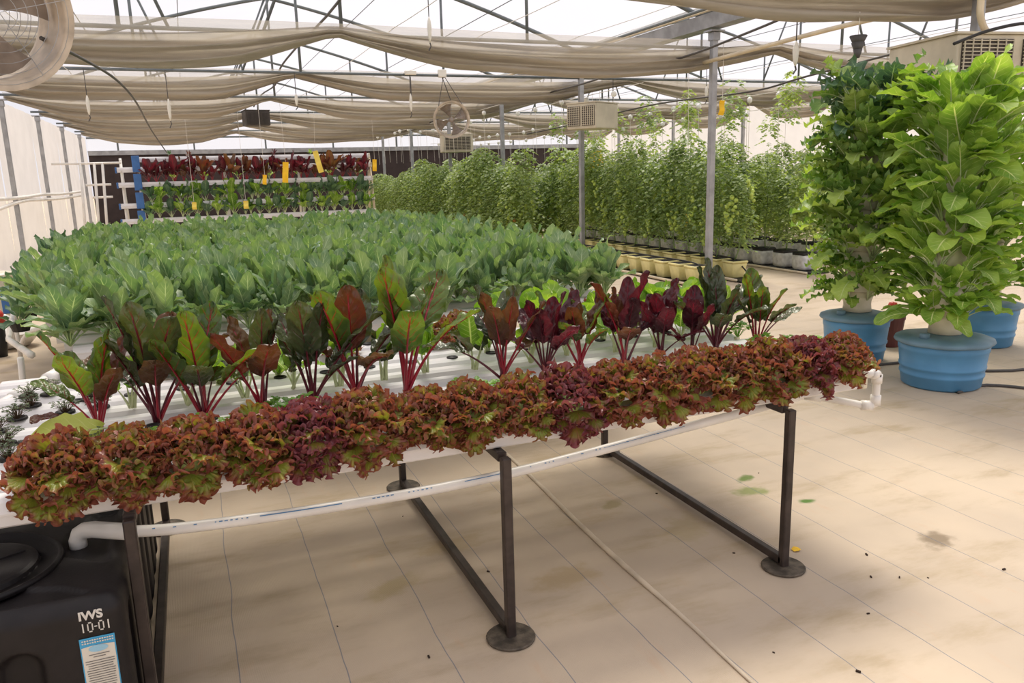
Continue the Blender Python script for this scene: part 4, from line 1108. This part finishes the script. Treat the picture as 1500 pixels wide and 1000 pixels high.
line('drain_pipe', [(-1.62, 8.6, .12), (-1.5, 8.4, .30), (-1.25, 7.9, .42), (-1.1, 7.0, .5)], .022, 'pvc', 'bent white pipe rising beside the blue box', 'pipe', 3)
t = thing('white_drum', 'cream drum standing behind the blue box at the left edge', 'drum', (-2.2, 10.6, 0))
b = MB(); b.lathe([(.24, 0), (.26, .05), (.26, .60), (.24, .64), (.0, .65)], 24); b.build('body', 'cap', t, smooth=True)
b = MB(); b.lathe([(.27, .62), (.275, .66), (.26, .68), (0, .685)], 24); b.build('lid', 'cap', t, smooth=True)

# ================================================================ CHARD RACK
RY = 20.0
rack = thing('plant_rack', 'tall white pipe rack with stepped channels of red and green chard', 'rack', (0, RY, 0))
LV = [(.80, -.25), (1.14, -.17), (1.60, -.09), (1.93, -.02)]
RX0, RX1 = -1.38, 4.32
for x in (RX0 + .1, RX0 + .45, .9, 2.6, RX1):
    for (ya, yb) in ((-.35, .1), (.55, .15)):
        b = MB(); b.tube([(x, ya, 0), (x, yb, 2.18)], .028, 8); b.build('upright', 'pvc' if x < 4 else 'cream_pvc', rack, smooth=True)
    for z, yo in LV + [(2.16, .1)]:
        b = MB(); b.tube([(x, yo - .08, z - .03), (x, .4, z - .03)], .018, 6); b.build('rung', 'pvc', rack, smooth=True)
for k, (z, yo) in enumerate(LV + [(2.15, .12)]):
    xa = RX0 if k < 4 else -.95
    t = thing('rack_channel', 'white channel of the chard rack, %s tier from the bottom' % ORD[k], 'growing channel', (0, RY + yo, z - .06), 0, 'rack channels')
    channel_mesh(xa, RX1, .13, .11).build('trough', 'trough', t)
    for xx in (xa, RX1):
        b = MB(); b.bbox((xx, 0, .05), (.04, .15, .13), .01, 1); b.build('end_cap', 'blue_panel' if xx < 0 and k < 4 else 'cap', t)
for k in range(4):
    b = MB(); b.bbox((RX0 + .42, -.33 + .07 * k, .85 + .40 * k), (.16, .03, .36), .008, 1); b.build('blue_plate', 'blue_panel', rack)
# white pipe frame left of the rack
pf = thing('pipe_frame', 'white plastic pipe frame standing left of the chard rack', 'frame', (-2.0, RY - .2, 0))
for x in (-.05, .22, .38):
    b = MB(); b.tube([(x - .1, -.1, 0), (x, 0, 2.08)], .03, 8); b.build('upright', 'pvc', pf, smooth=True)
for z, xa, xb in ((2.08, -.6, .75), (1.62, 0, .5), (1.35, .1, .5)):
    b = MB(); b.tube([(xa, 0, z), (xb, 0, z)], .026, 8); b.build('rail', 'pvc', pf, smooth=True)
def rack_leafset(m, st, n=5, W=.13, L=.40, pet=.35):
    return [leaf(L=L, W=W, pet=pet, th0=[.02, .1, .2, .35, .5][i], th1=[.3, .6, .9, 1.3, 1.5][i], p=1.5, cup=.1, wave=.012, wn=3, shape='chard' if 'chard' in m else 'spat', nu=4, nv=8, seed=600 + i, pr=.007, rib=False) for i in range(n)], [m, st]
RS = {}
for key, (m, st) in {'red': ('chard_bronze', 'chard_stalk'), 'pur': ('chard_purple', 'chard_stalk'), 'grn': ('pak', 'pak_stalk'), 'drk': ('kale_dark', 'pak_stalk')}.items():
    lib, mats = rack_leafset(m, st, L=.42 if key in ('red', 'pur') else .36, W=.14 if key in ('grn', 'drk') else .12)
    RS[key] = []
    for v in range(3):
        r = random.Random(v * 7 + len(key)); b = MB()
        for i in range(8): merge(b, lib[r.randrange(5)], rm(i * 2.4 + r.random(), r.uniform(-.05, .2), r.uniform(.75, 1.1)))
        RS[key].append(b.mesh('foliage', mats))
rr = random.Random(31)
for tier, (z, yo) in enumerate(LV):
    if tier == 3: continue
    n = 26
    for j in range(n):
        x = -.75 + (4.15 + .75) * j / (n - 1) + rr.uniform(-.05, .05)
        key = {0: 'grn' if j % 2 else 'drk', 1: 'grn' if rr.random() < .4 else 'drk', 2: 'red' if rr.random() < .5 else 'pur'}[tier]
        word = {'grn': 'light green plant', 'drk': 'dark green plant', 'red': 'reddish bronze chard', 'pur': 'purple red chard'}[key]
        t = thing('rack_chard' if tier == 2 else 'rack_green', '%s on the %s rack tier, %s from left' % (word, ['lowest', 'middle', 'upper'][tier], (ORD + ['last'])[j] if j < 20 else '%s before the right end' % ORD[25 - j]), 'chard' if tier == 2 else 'leafy green', (x, RY + yo, z + .04), rr.random() * 6, '%s plants on the %s rack tier' % (key.replace('grn', 'light green').replace('drk', 'dark green').replace('pur', 'purple'), ['low', 'middle', 'upper'][tier]))
        link('foliage', RS[key][j % 3], t, sc=rr.uniform(1.0, 1.45) * (1.05 if tier == 2 else 1.0))
for j in range(14):
    t = thing('rack_green', 'leafy plant on the back slope of the rack, %s from the left' % ORD[j], 'leafy green', (-.6 + j * .36, RY + .45, 1.25 + (j % 2) * .4), j, 'greens on the rear of the rack'); link('foliage', RS['grn'][j % 3], t)
for x, z, k in ((-.72, 2.02, 'drk'), (-.25, 2.22, 'drk'), (.15, 2.18, 'red'), (2.05, 2.2, 'pur'), (2.9, 2.2, 'grn')):
    t = thing('rack_green', 'small sprig at the top left of the white rack, at its %s' % {-.72: 'very end', -.25: 'second spot', .15: 'third spot'}[x] if x < 1 else 'lone sprig standing on the top tier of the rack', 'leafy green', (x, RY + .1, z - .02), x, 'sprigs on the rack top left' if x < 1 else 'lone sprigs on the rack top'); link('foliage', RS[k][0], t, sc=.4)

def card(x, y, z, w, h, tilt, lab, m='card'):
    t = thing('sticky_card', lab, 'sticky trap', (x, y, z)); t.rotation_euler = (0, tilt, math.radians(-12))
    b = MB(); b.grid([[(w * (i / 4 - .5), .02 * math.sin(j * .9), h * (.5 - j / 8)) for i in range(5)] for j in range(9)]); b.add([(-w / 2, .006, -h / 2)], []); b.build('card', m, t, smooth=True)
    b = MB(); b.tube([(0, 0, h / 2), (math.tan(-tilt) * (3.3 - z), 0, 3.3 - z)], .004, 4); b.build('hook_string', 'string', t)
card(2.15, 19.0, 1.78, .13, .46, .1, 'bright yellow sticky card hung before the rack middle')
card(2.90, 19.0, 2.0, .12, .50, -.22, 'pale yellow sticky card hung right of the bright one, tilted', 'card_pale')
card(1.70, 19.2, 1.63, .09, .22, .1, 'small yellow sticky card left of the bright yellow one')
card(4.34, 19.6, 1.9, .10, .28, .05, 'yellow orange card on the right end post of the rack')
card(.15, 19.3, 1.1, .10, .16, .0, 'small pale yellow tag low in the left rack plants', 'card_pale')
card(1.25, 19.3, 1.08, .11, .18, .0, 'small pale yellow tag low in the middle rack plants', 'card_pale')

# ================================================================ TOMATOES
def tomato_mesh(seed, H, n, R=.36, low=.55, lean=0.0):
    r = random.Random(seed); b = MB()
    for i in range(n):
        z = low + (H - low) * (r.random() ** .85); az = r.random() * 6.28
        w = R * (1.0 - .2 * max(0, (z - H + .5) / .5))
        L = w * r.uniform(.55, 1.25)
        d = Vector((math.cos(az), math.sin(az), 0)); s_ = Vector((-d.y, d.x, 0))
        droop = r.uniform(.25, .9)
        base = Vector((lean * z, 0, z))
        for k in range(7):
            q = [.45, .45, .7, .7, .95, .95, 1.1][k]; sd = [1, -1, 1, -1, 1, -1, 0][k]
            p = base + d * L * q + Vector((0, 0, .06 - droop * L * q * q))
            dd = (d * (.5 if sd else 1) + s_ * sd * .9 + Vector((0, 0, -.35 - r.random() * .4))).normalized()
            l = .086 * r.uniform(.7, 1.25); ww = dd.cross(Vector((r.uniform(-.5, .5), r.uniform(-.5, .5), 1))).normalized() * l * .34
            b.add([p, p + dd * l * .45 + ww, p + dd * l, p + dd * l * .45 - ww], [(0, 1, 2, 3)], 0, [(.5, .1), (.9, .5), (.5, .9), (.1, .5)])
    return b
TV = []
for v, (H, n) in enumerate([(2.05, 230), (2.2, 240), (1.95, 230), (2.3, 230), (2.1, 235)]):
    r = random.Random(v); st = MB()
    path = [(r.uniform(-.02, .02), r.uniform(-.02, .02), 0.0), (r.uniform(-.05, .05), 0, .4), (0, r.uniform(-.04, .04), 1.0), (r.uniform(-.03, .03), 0, 1.6), (0, 0, H + .06)]
    st.tube(path, [.012, .011, .009, .007, .004], 5, smooth_path=3)
    fr = MB()
    for c in range(5):
        az = r.random() * 6.28; zc = .42 + .16 * c + r.uniform(0, .1)
        cx, cy = math.cos(az) * .19, math.sin(az) * .19
        for k in range(7): fr.sphere((cx + r.uniform(-.05, .05), cy + r.uniform(-.05, .05), zc - k * .045), r.uniform(.028, .042), 1 if r.random() < .006 else 0, 7, 4)
    TV.append((tomato_mesh(v, H, n, low=.34).mesh('foliage', ['tomato']), st.mesh('stem', 'tomato_stem'), fr.mesh('fruit_cluster', ['tomato_fruit', 'tomato_ripe'])))
WISP = []
for v in range(2):
    WISP.append(tomato_mesh(60 + v, 2.75, 26, .2, 2.0).mesh('foliage', ['tomato']))
rt = random.Random(9)
def ORDL(c): return ORD[c] if c < 20 else ('twenty ' + ORD[c - 20]) if c < 29 else ('thirty ' + ORD[c - 30]) if c >= 30 and c < 39 else 'thirtieth' if c == 29 else 'forty ' + ORD[max(0, c - 40)]
ROWS = [('front', 6.42, 15.2, 29.5, .42, 0.0), ('second', 7.42, 9.62, 29.5, .40, .285), ('third', 8.85, 9.75, 29.5, .47, .30), ('fourth', 10.1, 10.0, 29.0, .47, .30), ('fifth', 11.6, 10.5, 28.0, .5, .0), ('hindmost', 13.2, 11.0, 28.0, .6, .0)]
for rn, (nm, x, ya, yb, dy, z0) in enumerate(ROWS):
    y = ya; c = 0
    while y < yb:
        v = rt.randrange(5); s_ = rt.uniform(.80, 1.12) * (.80 if rn == 1 and y < 13.0 else .86 if rn == 1 else .70 if rn in (2, 3) else .80 if rn > 3 else .92) * (1.0 if y < 22 else 1.0 - .028 * (y - 22))
        t = thing('tomato_vine', 'tomato vine, %s from the near end of the %s vine row' % (ORDL(c), nm), 'tomato plant', (x + rt.uniform(-.03, .03), y, z0 if y < {1: 15.0, 2: 19.0, 3: 16.4}.get(rn, 99) else 0), rt.random() * 6.28, 'tomato vines of the %s row' % nm)
        if rn == 1 and c == 0: s_ *= .8
        link('foliage', TV[v][0], t, sc=(s_ * 1.05, s_ * 1.05, s_))
        link('stem', TV[v][1], t, sc=(1, 1, s_))
        if y < 19: f = link('fruit_cluster', TV[v][2], t); f['kind'] = 'stuff'
        if rn in (2, 3, 4) and c % 3 == 1 and y < 20:
            w = link('foliage', WISP[c % 2], t)
        y += dy; c += 1
# yellow square pots, two rows, on black trays
def pot_mesh():
    b = MB(); hz = .25
    for (w0, w1, z0, z1) in ((.20, .265, 0, hz - .035), (.285, .285, hz - .035, hz)):
        b.bbox((0, 0, (z0 + z1) / 2), (w1, w1, z1 - z0), .012, 1, taper=w0 / w1)
    for s in (-1, 1): b.box((s * .0, 0, 0), (.01, .01, .01))
    return b
POT = pot_mesh().mesh('body', 'yellow_pot')
b = MB(); b.box((0, 0, .246), (.24, .24, .012)); SOIL = b.mesh('potting_mix', 'soil')
for rn, (x, ya, n, nm) in enumerate([(6.62, 9.42, 10, 'aisle side'), (7.42, 9.62, 14, 'inner')]):
    for i in range(n):
        y = ya + i * .40
        lab = 'yellow square pot in the %s row, %s from the aisle end' % (nm, ORD[i]) if i else 'yellow square pot at the near end of the %s row' % nm
        t = thing('square_pot', lab, 'pot', (x, y, .035), 0, 'yellow pots of the %s row' % nm)
        link('body', POT, t); link('potting_mix', SOIL, t)
    t = thing('drip_tray', 'long black tray under the yellow pots of the %s row' % nm, 'tray', (x, ya, 0))
    b = MB(); b.bbox((0, n * .2 - .25, .016), (.34, n * .4 + .25, .03), .006, 1); b.build('tray', 'black_soft', t)
    b = MB(); b.tube([(-.19, -.3, .035), (-.19, n * .4, .035)], .02, 8); b.build('edge_pipe', 'cream_pvc', t, smooth=True)
    line('drip_hose', [(x + .05, ya - .22, .13), (x + .03, ya - .05, .25), (x, ya + .15, .315), (x - .02, ya + 1.2, .32), (x, ya + n * .4, .32)], .011, 'black_soft', 'black drip hose lying over the yellow pots of the %s row' % nm, 'hose', 3)
# white grow bags
bb = MB(); bb.bbox((0, 0, .125), (.33, .30, .25), .06, 3, taper=.92)
BAG = bb.mesh('bag', 'white_bag'); b = MB(); b.bbox((0, 0, .255), (.30, .27, .06), .02, 1); BTOP = b.mesh('rolled_top', 'black_soft')
for rn, (x, ya, n, nm) in enumerate([(8.85, 9.75, 20, 'front'), (10.1, 10.0, 14, 'second')]):
    for i in range(n):
        t = thing('grow_bag', 'white grow bag with black rim in the %s bag row, %s from the near end' % (nm, ORD[i]), 'grow bag', (x + .02 * math.sin(i * 2), ya + i * .47, .03), .1 * math.sin(i * 3), 'white grow bags of the %s row' % nm)
        link('bag', BAG, t); link('rolled_top', BTOP, t)
    line('edge_pipe', [(x - .22, ya - .3, .02), (x - .22, ya + n * .47, .02)], .02, 'cream_pvc', 'thin cream pipe on the floor along the %s row of white bags' % nm, 'pipe', 1)
    t = thing('drip_tray', 'black tray under the %s row of white bags' % nm, 'tray', (x, ya, 0)); b = MB(); b.bbox((0, n * .235 - .25, .014), (.36, n * .47 + .2, .026), .006, 1); b.build('tray', 'black_soft', t)
# trellis wires with white spools and strings
SP = MB(); SP.lathe([(.0, .035), (.04, .03), (.052, .012), (.052, -.012), (.04, -.03), (0, -.035)], 12)
SP.v = [(v[0], v[2], v[1]) for v in SP.v]; SPm = SP.mesh('spool', 'spool')
rs = random.Random(4)
for x, z, ya, yb, dy, nm in ((7.28, 2.98, 13, 29, 1.15, 'left'), (8.85, 2.72, 10.5, 29, .9, 'middle'), (10.1, 2.62, 10.5, 29, 1.1, 'right'), (6.45, 3.0, 17.5, 29, .9, 'leftmost')):
    line('trellis_wire', arc((x, ya - 1, z + .07), (x, yb + 1, z + .05), .05, 12), .006, 'string', 'trellis wire above the tomatoes carrying the %s line of white spools' % nm, 'wire', 1)
    y = ya; cs = -1
    while y < yb:
        cs += 1
        t = thing('string_spool', 'white string spool, %s from the near end of the %s trellis wire' % (ORDL(cs), nm), 'spool', (x, y, z + rs.uniform(-.03, .03)), rs.uniform(-.4, .8), 'spools on the %s wire' % nm)
        link('spool', SPm, t); b = MB(); b.tube([(0, 0, -.03), (.02, .0, -.95)], .0035, 4); b.build('string', 'string', t)
        y += dy * rs.uniform(.7, 1.3)
card(7.9, 15.0, 1.86, .13, .36, .05, 'left of two yellow sticky cards among the tomato vines'); card(8.07, 15.0, 1.86, .13, .38, -.05, 'right of two yellow sticky cards among the tomato vines')
card(7.9, 11.6, .80, .10, .26, .25, 'yellow sticky card low over the pots')
card(7.1, 9.6, 2.45, .08, .2, .1, 'yellow tag stuck high on the post beside the pots')

# ================================================================ VERTICAL TOWERS
def tower(x, y, Rb, Hb, ztop, label, rz=0.0):
    t = thing('growing_tower', label, 'growing tower', (x, y, 0), rz)
    R0, R1 = Rb * .87, Rb
    pr = [(0, 0), (R0 - .02, 0), (R0, .015), (R0 + (R1 - R0) * .25, Hb * .25), (R0 + (R1 - R0) * .28 + .006, Hb * .27), (R0 + (R1 - R0) * .30 + .006, Hb * .31), (R0 + (R1 - R0) * .33, Hb * .33), (R0 + (R1 - R0) * .42, Hb * .42), (R0 + (R1 - R0) * .45 + .006, Hb * .44), (R0 + (R1 - R0) * .48 + .006, Hb * .48), (R0 + (R1 - R0) * .5, Hb * .5), (R0 + (R1 - R0) * .8, Hb * .80), (R0 + (R1 - R0) * .8 + .005, Hb * .82), (R1, Hb * .98), (R1 - .01, Hb), (R1 - .03, Hb)]
    MB().lathe(pr, 48).build('reservoir', 'blue', t, smooth=True)
    oct_ = lambda a, i: 1 / max(.93, math.cos(((a + PI / 8) % (PI / 4)) - PI / 8)) if i in (0, 1, 2) else 1
    b = MB(); b.lathe([(R1 + .022, Hb - .012), (R1 + .03, Hb), (R1 + .022, Hb + .022), (R1 * .72, Hb + .045), (R1 * .50, Hb + .05), (0, Hb + .05)], 48, mod=lambda a, i: 1.0 - (.03 * (1 - abs(math.cos(4 * a)))) if i < 3 else 1); b.build('lid', 'blue_lid', t, smooth=True)
    b = MB(); b.lathe([(.035, Hb + .03), (.035, Hb + .07), (.03, Hb + .075), (0, Hb + .075)], 16, (-R1 * .72, -.02, 0)); b.build('lid_knob', 'blue_lid', t, smooth=True)
    nt = int((ztop - Hb) / .17)
    for k in range(nt):
        z = Hb + .05 + k * .17
        ph = (k % 2) * PI / 4
        b = MB()
        sq = lambda a, i, ph=ph: 1 + [0, 0, .06, .30, .38, .30, .06, 0][i] * max(0, math.cos(2 * (a - ph))) ** 2
        b.lathe([(.085, 0), (.115, .004), (.11, .05), (.105, .085), (.112, .12), (.108, .13), (.09, .15), (.085, .17)], 32, (0, 0, z), mod=sq)
        b.build('tier', 'tower', t, smooth=True)
        for q in range(4):
            a = ph + q * PI / 2
            if q % 2 == 0:
                b2 = MB(); b2.lathe([(0, 0), (.028, 0)], 10, (math.cos(a) * .128, math.sin(a) * .128, z + .128)); b2.build('planting_hole', 'black_soft', t)
    return t, nt
T1L = []
for i in range(6):
    T1L.append(leaf(L=[.36, .38, .34, .40, .36, .32][i], W=[.125, .11, .13, .12, .135, .105][i], pet=.34, th0=[.45, .6, .3, .5, .8, .5][i], th1=[.9, 1.5, .6, 1.9, 2.3, 1.1][i], p=1.6, cup=[.1, .16, -.06, .12, .1, .18][i], wave=.010, wn=[2.4, 3, 2, 2.6, 2.2, 3][i], shape='spat', nu=7, nv=14, seed=1000 + i, pr=.006, lobe=.02, ln=5).mesh('leaf', ['twr1', 'pak_stalk']))
T2L = []
for i in range(6):
    T2L.append(leaf(L=[.30, .32, .28, .34, .32, .27][i], W=[.15, .14, .155, .15, .16, .14][i], pet=.40, th0=[.5, .6, .4, .6, .9, .5][i], th1=[1.0, 1.5, .8, 2.0, 2.3, 1.3][i], p=1.5, cup=.1, wave=.018, wn=[4, 5, 4, 4.5, 5, 4][i], shape='oval', nu=8, nv=16, seed=1100 + i, pr=.005, lobe=.26, ln=[4, 5, 4, 5, 4, 4][i]).mesh('leaf', ['twr2', 'pak_stalk']))
T2D = [m.copy() for m in T2L]
for m in T2D: m.materials[0] = M['kale_dark']
def plant_tower(x, y, Hb, nt, lib, per, sc, lab, group, cat, seed, top=None, name='tower_plant', rscale=None, zmul=1.0):
    r = random.Random(seed)
    for k in range(nt):
        z = Hb + .05 + k * .17 + .125
        ph = (k % 2) * PI / 4
        last = k == nt - 1
        for q in range(4):
            a = ph + q * PI / 2
            t = thing(name, '%s, %s tier up, %s side' % (lab, ORD[k], [['right', 'far', 'left', 'camera'], ['far right', 'far left', 'near left', 'near right']][k % 2][q]), cat, (x + math.cos(a) * .115, y + math.sin(a) * .115, z), 0, group)
            L_ = top if (top and k >= nt - 2) else lib
            for i in range(per + 2 if k < 4 else per):
                az = a + r.uniform(-1.25, 1.25)
                tl = r.uniform(-.1, .45) if k > 1 else r.uniform(.1, .6)
                if last: tl = r.uniform(-.3, .4)
                s_ = sc * r.uniform(.72, 1.12) * (rscale(k / (nt - 1)) if rscale else 1) * ((.72 if seed == 5 else 1.12) if last else 1)
                place('leaf', r.choice(L_), t, az, tl, s_, roll=r.uniform(-1.1, 1.1), loc= (r.uniform(-.01, .01), r.uniform(-.01, .01), r.uniform(-.02, .02)))
_, n1 = tower(5.13, 4.16, .31, .34, 2.05, 'plant tower on a blue tub, nearest, with light green oblong leaves')
plant_tower(5.13, 4.16, .34, n1, T1L, 9, 1.20, 'light green mustard on the nearest tower', 'mustards on the nearest tower', 'mustard', 5, name='mustard_plant', rscale=lambda q: .92 + .28 * math.sin(PI * min(.62, q * .75)))
_, n2 = tower(5.17, 5.05, .265, .37, 2.12, 'plant tower on a blue tub behind the red lettuces, with lobed kale')
plant_tower(5.17, 5.05, .37, n2, T2L, 9, 1.20, 'lobed green kale on the left tower', 'kale plants on the left tower', 'kale', 6, top=T2D + T2L, name='kale_plant', rscale=lambda q: .85 + .42 * math.sin(PI * min(.7, q * .9 + .05)))
_, n3 = tower(6.60, 4.95, .265, .36, 1.75, 'plant tower on a blue tub cut by the right edge of the photo')
plant_tower(6.60, 4.95, .36, n3, T1L, 7, 1.05, 'leafy green on the right edge tower', 'plants on the right edge tower', 'leafy green', 8, name='leafy_green')
# tall leaves crowning the near tower
t = thing('round_pot', 'small maroon pot between the two nearest blue tubs', 'pot', (5.83, 5.3, 0))
b = MB(); b.lathe([(0, 0), (.095, 0), (.10, .01), (.125, .25), (.13, .25), (.13, .30), (.118, .30), (.11, .26), (0, .26)], 24); b.build('body', 'maroon', t, smooth=False)
b = MB(); b.lathe([(0, .27), (.11, .268)], 16); b.build('potting_mix', 'soil', t)
b = MB(); b.lathe([(0, .3), (.03, .31), (.045, .34), (.035, .38), (0, .39)], 10, (.0, -.02, .02)); b.build('red_bloom', 'red', t, smooth=True)
# hoses on the floor by the tubs
for pts, lab in ((((5.0, 3.9, .012), (5.35, 3.95, .012), (5.6, 3.6, .012), (5.8, 2.9, .012)), 'dark flat hose on the floor right of the nearest blue tub'),
                 (((4.95, 4.8, .012), (5.3, 4.75, .012), (5.7, 4.7, .012)), 'dark flat hose on the floor between the two nearest tubs'),
                 (((5.3, 4.5, .012), (5.9, 4.15, .012), (6.3, 4.2, .012)), 'thin dark hose on the floor behind the nearest blue tub')):
    line('floor_hose', pts, .011, 'cable', lab, 'hose', 4)
# litter
b = MB(); b.grid([[(-.02, -.012, .004), (0, -.02, .008), (.02, -.008, .004)], [(-.018, .01, .006), (0, .016, .012), (.022, .012, .005)]])
tag(b.build('yellow_petal', 'card'), 'tiny yellow petal on the floor beside the right front table foot', 'petal').location = (2.31, 2.51, 0)
rl = random.Random(3)
CR = MB(); CR.box((0, 0, .003), (.014, .006, .005)); CRm = CR.mesh('leaf_crumb', simple('dark_crumb', lin(60, 44, 34), .9))
for i, (x, y) in enumerate([(2.52, 2.15), (2.42, 2.2), (2.62, 2.1), (2.95, 2.02), (2.75, 3.3), (2.2, 2.0), (2.05, 2.6), (1.72, 1.95), (.5, 2.3), (.62, 2.42), (.36, 2.75), (1.02, 2.9), (.83, 3.6), (2.1, 3.3), (1.9, 1.75), (3.0, 1.9), (2.55, 2.35)]):
    o = link('leaf_crumb', CRm, None, (x, y, 0), (0, 0, rl.random() * 3), rl.uniform(.5, 1.2)); tag(o, 'tiny dark leaf crumb on the pale floor, %s' % ('right of the right front foot' if x > 2.3 and y < 2.3 else 'beyond the right front foot' if x > 2 else 'under the table' if y > 2.2 and x < 1.9 else 'in front of the table'), 'debris', 'crumbs on the floor')
